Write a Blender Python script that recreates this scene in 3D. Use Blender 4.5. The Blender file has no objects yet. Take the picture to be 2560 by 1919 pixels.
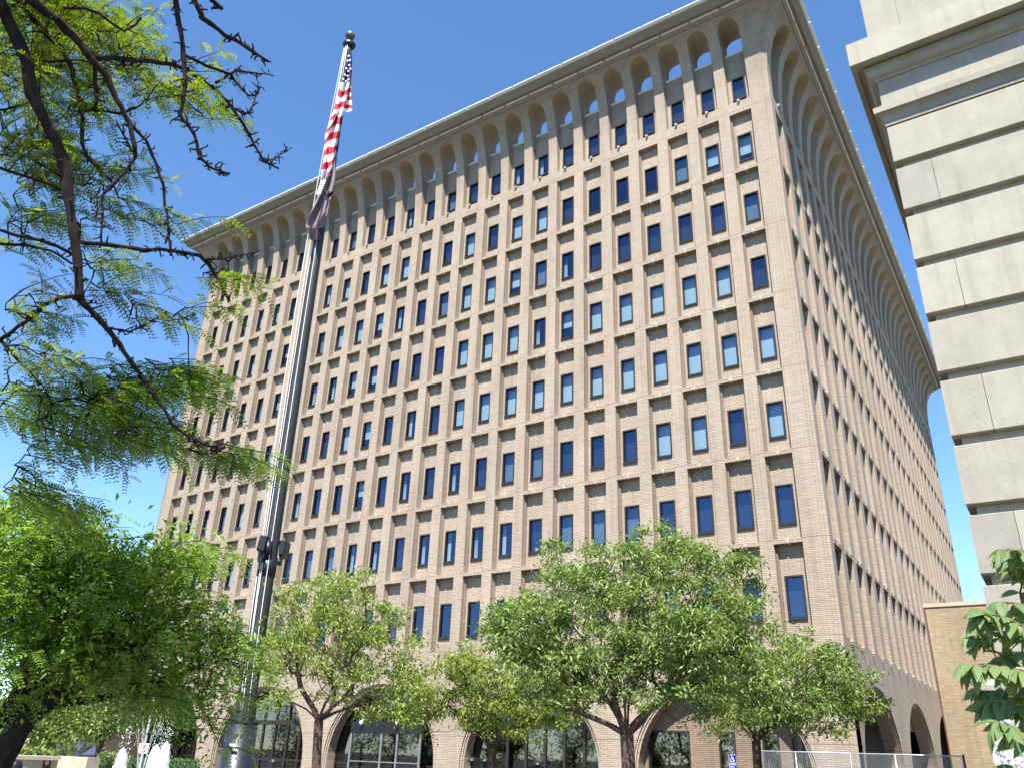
import bpy, math, random
import numpy as np
from mathutils import Vector, Matrix
random.seed(7); RNG = np.random.default_rng(7)
scene = bpy.context.scene
COL = scene.collection

# ------------------------------------------------------------------ camera
CR = np.array([[0.83886841, 0.54328032, 0.03385684],
               [-0.20303783, 0.37000363, -0.90657209],
               [-0.50504993, 0.75362047, 0.42069081]])      # rows: right, down, forward
CC = np.array([9.13861408, -35.93306472, 1.6]); FPX = 2012.95
cd = bpy.data.cameras.new('camera'); cam = bpy.data.objects.new('camera', cd); COL.objects.link(cam)
M = Matrix(((CR[0][0], -CR[1][0], -CR[2][0], CC[0]), (CR[0][1], -CR[1][1], -CR[2][1], CC[1]),
            (CR[0][2], -CR[1][2], -CR[2][2], CC[2]), (0, 0, 0, 1)))
cam.matrix_world = M
cd.sensor_width = 36.0; cd.lens = FPX / 2560 * 36.0; cd.clip_start = 0.05; cd.clip_end = 6000
scene.camera = cam

def pix(px, py):                       # direction of the view ray of a photograph pixel
    return CR.T @ np.array([(px - 1280) / FPX, (py - 959.5) / FPX, 1.0])
def at(px, py, D):                     # point on that ray at horizontal distance D
    d = pix(px, py); return CC + d / math.hypot(d[0], d[1]) * D
def on_y(px, py, Y):
    d = pix(px, py); return CC + d * (Y - CC[1]) / d[1]

# ------------------------------------------------------------------ light
TO_SUN = Vector((0.233, -0.60, 1.0)).normalized()
sun_el = math.asin(TO_SUN.z); sun_az = math.atan2(TO_SUN.x, TO_SUN.y)
w = bpy.data.worlds.new('World'); scene.world = w; w.use_nodes = True
nt = w.node_tree; nt.nodes.clear()
sky = nt.nodes.new('ShaderNodeTexSky'); sky.sky_type = 'NISHITA'; sky.sun_disc = False
sky.sun_elevation = sun_el; sky.sun_rotation = sun_az
sky.altitude = 600; sky.air_density = 0.82; sky.dust_density = 0.05; sky.ozone_density = 1.4
bgn = nt.nodes.new('ShaderNodeBackground'); bgn.inputs[1].default_value = 0.135
hs = nt.nodes.new('ShaderNodeHueSaturation'); hs.inputs['Saturation'].default_value = 1.16
out = nt.nodes.new('ShaderNodeOutputWorld')
nt.links.new(sky.outputs[0], hs.inputs['Color']); nt.links.new(hs.outputs[0], bgn.inputs[0]); nt.links.new(bgn.outputs[0], out.inputs[0])
sl = bpy.data.lights.new('sun', 'SUN'); sl.energy = 5.0; sl.angle = math.radians(0.53); sl.color = (1.0, 0.955, 0.88)
sun = bpy.data.objects.new('sun', sl); COL.objects.link(sun)
sun.rotation_euler = (-TO_SUN).to_track_quat('-Z', 'Y').to_euler()
scene.view_settings.view_transform = 'Standard'; scene.view_settings.look = 'None'
scene.view_settings.exposure = 1.32; scene.view_settings.gamma = 1.0
scene.view_settings.use_curve_mapping = False
scene.render.engine = 'CYCLES'
scene.cycles.max_bounces = 7; scene.cycles.transparent_max_bounces = 10
scene.cycles.caustics_reflective = False; scene.cycles.caustics_refractive = False

# ------------------------------------------------------------------ materials
MATS = {}
def newmat(name):
    m = bpy.data.materials.new(name); m.use_nodes = True
    n = m.node_tree.nodes; n.clear()
    o = n.new('ShaderNodeOutputMaterial'); b = n.new('ShaderNodeBsdfPrincipled')
    m.node_tree.links.new(b.outputs[0], o.inputs[0]); MATS[name] = m
    return m, n, m.node_tree.links, b
def pos_node(n, l, scale=(1, 1, 1)):
    g = n.new('ShaderNodeNewGeometry'); mp = n.new('ShaderNodeMapping'); mp.inputs['Scale'].default_value = scale
    l.new(g.outputs['Position'], mp.inputs['Vector']); return mp.outputs[0]
def noise(n, l, vec, scale, detail=4, rough=0.6):
    t = n.new('ShaderNodeTexNoise'); t.inputs['Scale'].default_value = scale
    t.inputs['Detail'].default_value = detail; t.inputs['Roughness'].default_value = rough
    if vec is not None: l.new(vec, t.inputs['Vector'])
    return t.outputs['Fac']
def ramp(n, l, fac, stops):
    r = n.new('ShaderNodeValToRGB'); l.new(fac, r.inputs[0])
    e = r.color_ramp.elements
    e[0].position, e[0].color = stops[0][0], (*stops[0][1], 1)
    e[1].position, e[1].color = stops[-1][0], (*stops[-1][1], 1)
    for p, c in stops[1:-1]:
        x = e.new(p); x.color = (*c, 1)
    return r.outputs[0]
def mixc(n, l, fac, a, b, mode='MIX'):
    m = n.new('ShaderNodeMix'); m.data_type = 'RGBA'; m.blend_type = mode
    for s, v in ((0, fac), (6, a), (7, b)):
        if hasattr(v, 'is_linked'): l.new(v, m.inputs[s])
        elif isinstance(v, tuple): m.inputs[s].default_value = (*v, 1)
        else: m.inputs[s].default_value = v
    return m.outputs[2]
def bump(n, l, b, h, strength=0.3, dist=0.01):
    bp = n.new('ShaderNodeBump'); bp.inputs['Strength'].default_value = strength; bp.inputs['Distance'].default_value = dist
    l.new(h, bp.inputs['Height']); l.new(bp.outputs[0], b.inputs['Normal'])
def simple(name, col, rough=0.6, metal=0.0, var=0.12, vscale=3.0, bumpk=0.0, bscale=20):
    m, n, l, b = newmat(name)
    v = pos_node(n, l); f = noise(n, l, v, vscale)
    c0 = tuple(x * (1 - var) for x in col); c1 = tuple(min(1, x * (1 + var)) for x in col)
    l.new(ramp(n, l, f, [(0.3, c0), (0.7, c1)]), b.inputs['Base Color'])
    b.inputs['Roughness'].default_value = rough; b.inputs['Metallic'].default_value = metal
    if bumpk: bump(n, l, b, noise(n, l, v, bscale), bumpk)
    return m
def facing_uv(n, l, rot=False):        # (along the wall, height) from position and normal
    g = n.new('ShaderNodeNewGeometry'); sp = n.new('ShaderNodeSeparateXYZ'); l.new(g.outputs['Position'], sp.inputs[0])
    sn = n.new('ShaderNodeSeparateXYZ'); l.new(g.outputs['True Normal'], sn.inputs[0])
    ab = n.new('ShaderNodeMath'); ab.operation = 'ABSOLUTE'; l.new(sn.outputs[0], ab.inputs[0])
    ay = n.new('ShaderNodeMath'); ay.operation = 'ABSOLUTE'; l.new(sn.outputs[1], ay.inputs[0])
    gt = n.new('ShaderNodeMath'); gt.operation = 'GREATER_THAN'; l.new(ab.outputs[0], gt.inputs[0]); l.new(ay.outputs[0], gt.inputs[1])
    mx = n.new('ShaderNodeMix'); mx.data_type = 'FLOAT'; l.new(gt.outputs[0], mx.inputs[0]); l.new(sp.outputs[0], mx.inputs[2]); l.new(sp.outputs[1], mx.inputs[3])
    cb = n.new('ShaderNodeCombineXYZ')
    l.new(mx.outputs[0], cb.inputs[1 if rot else 0]); l.new(sp.outputs[2], cb.inputs[0 if rot else 1])
    return cb.outputs[0]
def brick(name, c1, c2, cm, bw=0.31, bh=0.078, rot=False, streak=0.25, mort=0.010, stain=True, bs=0.8, joints=False):
    m, n, l, b = newmat(name)
    uv = facing_uv(n, l, rot)
    t = n.new('ShaderNodeTexBrick'); l.new(uv, t.inputs['Vector'])
    t.inputs['Scale'].default_value = 1.0; t.inputs['Brick Width'].default_value = bw; t.inputs['Row Height'].default_value = bh
    t.inputs['Mortar Size'].default_value = mort; t.inputs['Mortar Smooth'].default_value = 0.3; t.inputs['Bias'].default_value = 0.0
    t.inputs['Color1'].default_value = (*c1, 1); t.inputs['Color2'].default_value = (*c2, 1); t.inputs['Mortar'].default_value = (*cm, 1)
    c = t.outputs['Color']
    # paler streaks running along the courses, some bricks stand out
    mp = n.new('ShaderNodeMapping'); l.new(uv, mp.inputs['Vector']); mp.inputs['Scale'].default_value = (0.9, 9.0, 1)
    f = noise(n, l, mp.outputs[0], 1.6, 3, 0.7)
    s = ramp(n, l, f, [(0.35, (0.86, 0.84, 0.83)), (0.52, (1, 1, 1)), (0.72, (1.22, 1.21, 1.17))])
    c = mixc(n, l, 1.0, c, s, 'MULTIPLY')
    if stain:
        v = pos_node(n, l, (1, 1, 0.55)); f2 = noise(n, l, v, 0.35, 5, 0.6)
        c = mixc(n, l, 1.0, c, ramp(n, l, f2, [(0.3, (0.86, 0.84, 0.82)), (0.7, (1.09, 1.08, 1.07))]), 'MULTIPLY')
        v3 = pos_node(n, l, (2.6, 2.6, 0.12)); f3 = noise(n, l, v3, 1.0, 5, 0.7)
        c = mixc(n, l, 1.0, c, ramp(n, l, f3, [(0.32, (0.84, 0.81, 0.78)), (0.48, (1, 1, 1)), (0.75, (1.06, 1.06, 1.07))]), 'MULTIPLY')
    if joints:      # a soft movement joint at every floor line
        g = n.new('ShaderNodeNewGeometry'); sp = n.new('ShaderNodeSeparateXYZ'); l.new(g.outputs['Position'], sp.inputs[0])
        a = n.new('ShaderNodeMath'); a.operation = 'MULTIPLY_ADD'; l.new(sp.outputs[2], a.inputs[0]); a.inputs[1].default_value = 1 / 4.1336; a.inputs[2].default_value = -(35.456 + .13) / 4.1336 + 20.004
        fr_ = n.new('ShaderNodeMath'); fr_.operation = 'FRACT'; l.new(a.outputs[0], fr_.inputs[0])
        lt_ = n.new('ShaderNodeMath'); lt_.operation = 'LESS_THAN'; l.new(fr_.outputs[0], lt_.inputs[0]); lt_.inputs[1].default_value = 0.0075
        c = mixc(n, l, lt_.outputs[0], c, (0.17, 0.115, 0.07))
    l.new(c, b.inputs['Base Color']); b.inputs['Roughness'].default_value = 0.85
    bump(n, l, b, t.outputs['Fac'], bs, -0.012)
    return m
brick('brick', (0.390, 0.324, 0.252), (0.350, 0.288, 0.224), (0.225, 0.178, 0.134), bw=0.36, mort=0.011, joints=True)
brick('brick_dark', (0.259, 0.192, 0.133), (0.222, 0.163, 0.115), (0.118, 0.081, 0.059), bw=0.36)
brick('soldier_brick', (0.385, 0.318, 0.229), (0.340, 0.274, 0.200), (0.200, 0.148, 0.104), bw=0.40, bh=0.07, rot=True, stain=False)
brick('annex_brick', (0.340, 0.270, 0.174), (0.281, 0.218, 0.137), (0.237, 0.181, 0.115), bw=0.34, bh=0.085, mort=0.008, bs=0.5)
simple('keystone', (0.40, 0.365, 0.31), 0.7, var=0.06)
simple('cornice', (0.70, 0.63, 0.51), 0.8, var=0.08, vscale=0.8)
simple('cornice_shade', (0.24, 0.20, 0.15), 0.9)  # darkened cornice colour for the backing body, painting shade into the gaps
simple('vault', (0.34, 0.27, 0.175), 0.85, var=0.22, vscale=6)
simple('white_metal', (0.82, 0.83, 0.84), 0.35)
simple('roof', (0.25, 0.24, 0.23), 0.9)
simple('frame', (0.030, 0.024, 0.020), 0.35, 0.3)
simple('sill', (0.05, 0.035, 0.03), 0.5, 0.2)
simple('interior', (0.035, 0.035, 0.04), 0.95)
simple('bronze', (0.05, 0.037, 0.032), 0.4, 0.5)
simple('grey_metal', (0.38, 0.38, 0.38), 0.35, 0.7)
simple('galvanized', (0.55, 0.57, 0.58), 0.4, 0.6)
simple('rusty', (0.12, 0.05, 0.04), 0.6, 0.2)
simple('black', (0.008, 0.009, 0.012), 0.45)
simple('concrete', (0.42, 0.35, 0.265), 0.8, bumpk=0.1)
simple('plaza', (0.11, 0.094, 0.077), 0.85, var=0.1, bumpk=0.1)
simple('ground', (0.05, 0.055, 0.035), 0.9)
simple('white_wall', (0.80, 0.79, 0.76), 0.7, var=0.03)
simple('blue_cloth', (0.035, 0.045, 0.10), 0.8)
simple('hedge', (0.03, 0.075, 0.02), 0.8, var=0.5, vscale=12)
simple('skin', (0.45, 0.27, 0.19), 0.6)
simple('dark_cloth', (0.045, 0.03, 0.07), 0.85)
simple('rope', (0.78, 0.77, 0.74), 0.8)
simple('mauve_cloth', (0.20, 0.155, 0.165), 0.8, var=0.06)
simple('shaded_mauve', (0.035, 0.02, 0.035), 0.85)
simple('red_cloth', (0.50, 0.018, 0.03), 0.75, var=0.08)
simple('white_cloth', (0.80, 0.79, 0.80), 0.75, var=0.04)
simple('navy_cloth', (0.014, 0.025, 0.12), 0.75)
simple('sign_blue', (0.012, 0.03, 0.30), 0.5, var=0.02)
simple('sign_white', (0.82, 0.82, 0.82), 0.5, var=0.02)
simple('sign_red', (0.6, 0.02, 0.02), 0.5, var=0.02)
simple('globe', (0.85, 0.86, 0.84), 0.3)

def stone(name, c0, c1, scale=2.0, bk=0.35):
    m, n, l, b = newmat(name)
    v = pos_node(n, l); f = noise(n, l, v, scale, 6, 0.65)
    c = ramp(n, l, f, [(0.28, c0), (0.5, tuple((a + q) / 2 for a, q in zip(c0, c1))), (0.72, c1)])
    oi = n.new('ShaderNodeObjectInfo')
    c = mixc(n, l, 1.0, c, ramp(n, l, oi.outputs['Random'], [(0, (0.86, 0.86, 0.86)), (0.5, (0.97, 0.96, 0.95)), (1, (1.07, 1.06, 1.04))]), 'MULTIPLY')
    fine = noise(n, l, v, 45, 3, 0.7)
    c = mixc(n, l, 1.0, c, ramp(n, l, fine, [(0.3, (0.90, 0.90, 0.90)), (0.62, (1.04, 1.04, 1.04))]), 'MULTIPLY')
    # vertical weather streaks
    v2 = pos_node(n, l, (5, 5, 0.35)); st = noise(n, l, v2, 1.0, 4, 0.7)
    c = mixc(n, l, 1.0, c, ramp(n, l, st, [(0.33, (0.88, 0.865, 0.835)), (0.5, (1, 1, 1))]), 'MULTIPLY')
    l.new(c, b.inputs['Base Color']); b.inputs['Roughness'].default_value = 0.85
    bump(n, l, b, noise(n, l, v, 22, 8, 0.75), bk, 0.02)
stone('limestone', (0.27, 0.248, 0.20), (0.345, 0.32, 0.262))
def granite():
    m, n, l, b = newmat('granite'); v = pos_node(n, l)
    f = noise(n, l, v, 28, 6, 0.8)
    l.new(ramp(n, l, f, [(0.38, (0.20, 0.20, 0.20)), (0.5, (0.68, 0.68, 0.66)), (0.7, (0.86, 0.86, 0.84))]), b.inputs['Base Color'])
    b.inputs['Roughness'].default_value = 0.8; bump(n, l, b, noise(n, l, v, 14, 8, 0.8), 1.0, 0.06)
granite()
def bark(name, c0, c1, sc=9):
    m, n, l, b = newmat(name); v = pos_node(n, l, (1, 1, 0.35))
    f = noise(n, l, v, sc, 6, 0.7)
    l.new(ramp(n, l, f, [(0.3, c0), (0.7, c1)]), b.inputs['Base Color']); b.inputs['Roughness'].default_value = 1.0; b.inputs['Specular IOR Level'].default_value = 0.1
    bump(n, l, b, noise(n, l, v, sc * 3, 6, 0.75), 0.8, 0.01)
bark('bark', (0.035, 0.024, 0.02), (0.17, 0.12, 0.095))
bark('locust_bark', (0.010, 0.008, 0.008), (0.05, 0.038, 0.030), 14)
bark('twig_bark', (0.14, 0.06, 0.05), (0.22, 0.12, 0.09))
def leafmat(name, cols, trans=0.35, rough=0.42, spec=0.5, tcol=None):
    m, n, l, b = newmat(name)
    g = n.new('ShaderNodeNewGeometry')
    r = g.outputs['Random Per Island']
    k = len(cols)
    c = ramp(n, l, r, [(i / (k - 1), cc) for i, cc in enumerate(cols)])
    v = pos_node(n, l); f = noise(n, l, v, 1.3, 3, 0.6)
    c = mixc(n, l, 1.0, c, ramp(n, l, f, [(0.35, (0.78, 0.85, 0.8)), (0.65, (1.15, 1.1, 1.0))]), 'MULTIPLY')
    l.new(c, b.inputs['Base Color']); b.inputs['Roughness'].default_value = rough
    b.inputs['Specular IOR Level'].default_value = spec
    t = n.new('ShaderNodeBsdfTranslucent')
    tc = mixc(n, l, 1.0, c, tcol or (1.6, 1.5, 0.6), 'MULTIPLY'); l.new(tc, t.inputs['Color'])
    mx = n.new('ShaderNodeMixShader'); mx.inputs[0].default_value = trans
    l.new(b.outputs[0], mx.inputs[1]); l.new(t.outputs[0], mx.inputs[2])
    o = [x for x in n if x.type == 'OUTPUT_MATERIAL'][0]; l.new(mx.outputs[0], o.inputs[0])
leafmat('leaf_street', [(0.111, 0.189, 0.046), (0.182, 0.267, 0.072), (0.260, 0.345, 0.130), (0.137, 0.215, 0.055)], 0.34, 0.45, 0.5)
leafmat('leaf_pale', [(0.150, 0.225, 0.044), (0.225, 0.306, 0.069), (0.300, 0.362, 0.125), (0.175, 0.250, 0.053)], 0.38, 0.45, 0.45)
leafmat('leaf_locust', [(0.080, 0.167, 0.026), (0.138, 0.246, 0.041), (0.217, 0.334, 0.065), (0.102, 0.203, 0.032)], 0.45, 0.33, 0.7, (1.8, 1.6, 0.45))
leafmat('leaf_locust_light', [(0.072, 0.144, 0.026), (0.120, 0.204, 0.030), (0.204, 0.252, 0.034), (0.084, 0.162, 0.026)], 0.52, 0.4, 0.5, (1.7, 1.5, 0.4))
leafmat('leaf_low', [(0.10, 0.20, 0.03), (0.17, 0.29, 0.045), (0.26, 0.38, 0.08), (0.13, 0.25, 0.035)], 0.45, 0.38, 0.6, (1.7, 1.6, 0.5))
leafmat('leaf_dogwood', [(0.099, 0.171, 0.061), (0.138, 0.215, 0.088), (0.171, 0.231, 0.099), (0.077, 0.132, 0.042)], 0.34, 0.55, 0.3, (1.5, 1.6, 0.4))
leafmat('leaf_far', [(0.06, 0.13, 0.03), (0.10, 0.19, 0.05)], 0.3, 0.6)

def glassmat(name, tint, refl, rcol, rough=0.01):
    m = bpy.data.materials.new(name); m.use_nodes = True; n = m.node_tree.nodes; l = m.node_tree.links; n.clear(); MATS[name] = m
    o = n.new('ShaderNodeOutputMaterial'); t = n.new('ShaderNodeBsdfTransparent'); t.inputs[0].default_value = (*tint, 1)
    g = n.new('ShaderNodeBsdfGlossy'); g.inputs['Roughness'].default_value = rough
    g.inputs['Color'].default_value = (*rcol, 1)
    v = pos_node(n, l); bp = n.new('ShaderNodeBump'); bp.inputs['Strength'].default_value = 0.02; bp.inputs['Distance'].default_value = 0.05
    l.new(noise(n, l, v, 1.2, 2), bp.inputs['Height']); l.new(bp.outputs[0], g.inputs['Normal'])
    f = n.new('ShaderNodeLayerWeight'); f.inputs['Blend'].default_value = 0.5
    pw = n.new('ShaderNodeMath'); pw.operation = 'POWER'; l.new(f.outputs['Facing'], pw.inputs[0]); pw.inputs[1].default_value = 4.0
    ma = n.new('ShaderNodeMath'); ma.operation = 'MULTIPLY_ADD'; l.new(pw.outputs[0], ma.inputs[0]); ma.inputs[1].default_value = 0.7; ma.inputs[2].default_value = refl
    mx = n.new('ShaderNodeMixShader'); l.new(ma.outputs[0], mx.inputs[0]); l.new(t.outputs[0], mx.inputs[1]); l.new(g.outputs[0], mx.inputs[2])
    l.new(mx.outputs[0], o.inputs[0])
glassmat('window_glass', (0.63, 0.75, 0.80), 0.16, (0.36, 0.49, 0.78))
glassmat('dark_glass', (0.10, 0.12, 0.14), 0.16, (0.8, 0.85, 0.9), 0.02)
simple('blind', (0.56, 0.60, 0.60), 0.8, var=0.06, vscale=20)
simple('curtain', (0.17, 0.21, 0.23), 0.85, var=0.15, vscale=5)
simple('dark_room_sheet', (0.010, 0.016, 0.035), 0.85, var=0.3, vscale=2)
def watermat():
    m, n, l, b = newmat('water_foam'); b.inputs['Base Color'].default_value = (0.88, 0.92, 0.95, 1); b.inputs['Roughness'].default_value = 0.35
    f = noise(n, l, pos_node(n, l, (1, 1, .4)), 14, 5, .8); r_ = ramp(n, l, f, [(0.36, (0.05,) * 3), (0.6, (0.9,) * 3)]); l.new(r_, b.inputs['Alpha'])
watermat()

# ------------------------------------------------------------------ mesh helpers
class MB:
    def __init__(s): s.v = []; s.f = []; s.m = []
    def quad(s, a, b, c, d, mi=0):
        k = len(s.v); s.v += [tuple(a), tuple(b), tuple(c), tuple(d)]; s.f.append((k, k + 1, k + 2, k + 3)); s.m.append(mi)
    def tri(s, a, b, c, mi=0):
        k = len(s.v); s.v += [tuple(a), tuple(b), tuple(c)]; s.f.append((k, k + 1, k + 2)); s.m.append(mi)
    def box(s, x0, x1, y0, y1, z0, z1, mi=0, fn=None):
        c = [(x0, y0, z0), (x1, y0, z0), (x1, y1, z0), (x0, y1, z0), (x0, y0, z1), (x1, y0, z1), (x1, y1, z1), (x0, y1, z1)]
        if fn: c = [fn(*p) for p in c]
        k = len(s.v); s.v += c
        for q in ((0, 3, 2, 1), (4, 5, 6, 7), (0, 1, 5, 4), (1, 2, 6, 5), (2, 3, 7, 6), (3, 0, 4, 7)):
            s.f.append(tuple(k + i for i in q)); s.m.append(mi)
    def prism(s, poly, u0, u1, fn, mi=0):      # poly of (w, z) swept from u0 to u1
        n = len(poly); k = len(s.v)
        s.v += [fn(u0, a, b) for a, b in poly] + [fn(u1, a, b) for a, b in poly]
        for i in range(n):
            j = (i + 1) % n; s.f.append((k + i, k + j, k + n + j, k + n + i)); s.m.append(mi)
        s.f.append(tuple(k + i for i in range(n))[::-1]); s.m.append(mi)
        s.f.append(tuple(k + n + i for i in range(n))); s.m.append(mi)
    def tube(s, pts, rad, seg=6, cap=True, mi=0):
        pts = [np.asarray(p, float) for p in pts]
        if not hasattr(rad, '__len__'): rad = [rad] * len(pts)
        k0 = len(s.v); prev = None
        for i, p in enumerate(pts):
            t = pts[min(i + 1, len(pts) - 1)] - pts[max(i - 1, 0)]; t = t / (np.linalg.norm(t) + 1e-9)
            if prev is None:
                a = np.cross(t, (0, 0, 1) if abs(t[2]) < 0.9 else (1, 0, 0))
            else: a = prev - t * (prev @ t)
            a = a / (np.linalg.norm(a) + 1e-9); prev = a; b = np.cross(t, a)
            for q in range(seg):
                an = 2 * math.pi * q / seg; s.v.append(tuple(p + rad[i] * (math.cos(an) * a + math.sin(an) * b)))
        for i in range(len(pts) - 1):
            for q in range(seg):
                r = (q + 1) % seg; s.f.append((k0 + i * seg + q, k0 + i * seg + r, k0 + (i + 1) * seg + r, k0 + (i + 1) * seg + q)); s.m.append(mi)
        if cap:
            s.f.append(tuple(k0 + q for q in range(seg))[::-1]); s.m.append(mi)
            s.f.append(tuple(k0 + (len(pts) - 1) * seg + q for q in range(seg))); s.m.append(mi)
    def lathe(s, c, prof, seg=20, mi=0):
        k = len(s.v)
        for r, z in prof:
            for q in range(seg):
                a = 2 * math.pi * q / seg; s.v.append((c[0] + r * math.cos(a), c[1] + r * math.sin(a), c[2] + z))
        for i in range(len(prof) - 1):
            for q in range(seg):
                r = (q + 1) % seg; s.f.append((k + i * seg + q, k + i * seg + r, k + (i + 1) * seg + r, k + (i + 1) * seg + q)); s.m.append(mi)
    def build(s, name, mats, parent=None, smooth=False, weld=False):
        me = bpy.data.meshes.new(name); me.from_pydata(s.v, [], s.f)
        mats = mats if isinstance(mats, (list, tuple)) else [mats]
        for m in mats: me.materials.append(MATS[m])
        if len(mats) > 1: me.polygons.foreach_set('material_index', s.m)
        if smooth: me.polygons.foreach_set('use_smooth', [True] * len(s.f))
        me.update()
        return link(name, me, parent)
def link(name, me, parent=None):
    o = bpy.data.objects.new(name, me); COL.objects.link(o)
    if parent: o.parent = parent
    return o
def thing(name, label, cat, group=None, loc=(0, 0, 0)):
    o = bpy.data.objects.new(name, None); COL.objects.link(o); o.location = loc; o.empty_display_size = 0.3
    return tag(o, label, cat, group)
def tag(o, label, cat, group=None):
    o['label'] = label; o['category'] = cat
    if group: o['group'] = group
    return o
def structure(o): o['kind'] = 'structure'; return o
def npmesh(name, V, F, mats, parent=None, midx=None, smooth=False):
    me = bpy.data.meshes.new(name); nv = len(V); nf, k = F.shape
    me.vertices.add(nv); me.vertices.foreach_set('co', V.astype(np.float32).ravel())
    me.loops.add(nf * k); me.loops.foreach_set('vertex_index', F.astype(np.int32).ravel())
    me.polygons.add(nf); me.polygons.foreach_set('loop_start', np.arange(0, nf * k, k, dtype=np.int32))
    me.polygons.foreach_set('loop_total', np.full(nf, k, dtype=np.int32))
    for m in (mats if isinstance(mats, (list, tuple)) else [mats]): me.materials.append(MATS[m])
    if midx is not None: me.polygons.foreach_set('material_index', midx.astype(np.int32))
    if smooth: me.polygons.foreach_set('use_smooth', np.ones(nf, dtype=bool))
    me.update(calc_edges=True); me.validate()
    return link(name, me, parent)

# ------------------------------------------------------------------ ground
g = MB(); g.quad((-3000, -3000, -0.02), (3000, -3000, -0.02), (3000, 3000, -0.02), (-3000, 3000, -0.02))
structure(g.build('ground', 'ground'))
g = MB(); g.quad((-75, -60, -0.004), (30, -60, -0.004), (30, 26.9, -0.004), (-75, 26.9, -0.004))
structure(g.build('plaza_pavement', 'plaza'))

# ------------------------------------------------------------------ courthouse
H = 4.1336; Z0 = 35.456; CX = 1.769; XL = -45.6 - CX; YF = 59.8
HW = 0.63; DEP = 0.35
FZ = [(36.9, 0.0), (37.7, 0.02), (38.4, 0.07), (39.0, 0.13), (39.5, 0.19), (39.94, 0.28), (40.35, 0.39), (40.72, 0.52), (41.0, 0.65),
      (41.27, 0.81), (41.45, 0.96), (41.6, 1.12), (41.7, 1.24), (41.80, 1.38)]
fz_z = [a for a, b_ in FZ]; fz_f = [b_ for a, b_ in FZ]
def Fl(z): return float(np.interp(z, fz_z, fz_f))
court = thing('courthouse', 'tall ten storey tan brick courthouse with rows of recessed windows and a flared arcaded cornice', 'building')
class Facade:
    def __init__(s, kind):
        s.kind = kind
        if kind == 'front': s.p = 1.9; s.n = 25; s.hw = HW; s.c0 = 0.0; s.sgn = -1
        else: s.p = 2.19; s.n = 27; s.hw = 0.70; s.c0 = 1.46; s.sgn = 1
    def cen(s, k): return s.c0 + s.sgn * k * s.p
    def P(s, u, w_, z): return (u, -w_, z) if s.kind == 'front' else (CX + w_, u, z)
FR, SD = Facade('front'), Facade('side')
ZB = Z0 - 7 * H + 0.13     # bottom of the lowest recess
ZT = Z0 - 0.06             # top of the highest recess
ZS = 36.2                  # arcade sill
ZSP = 41.05; ZCR = 41.66   # springing and crown of the arcade arches
def aw(z, hw):
    if z <= ZSP: return hw
    if z >= ZCR: return 0.0
    return hw * max(0, 1 - ((z - ZSP) / (ZCR - ZSP)) ** 2.5) ** (1 / 2.5)
def back_z(z):
    return z if z <= 40.2 else 40.2 + (z - 40.2) * (41.93 - 40.2) / (ZCR - 40.2)
WB = -0.95
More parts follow.
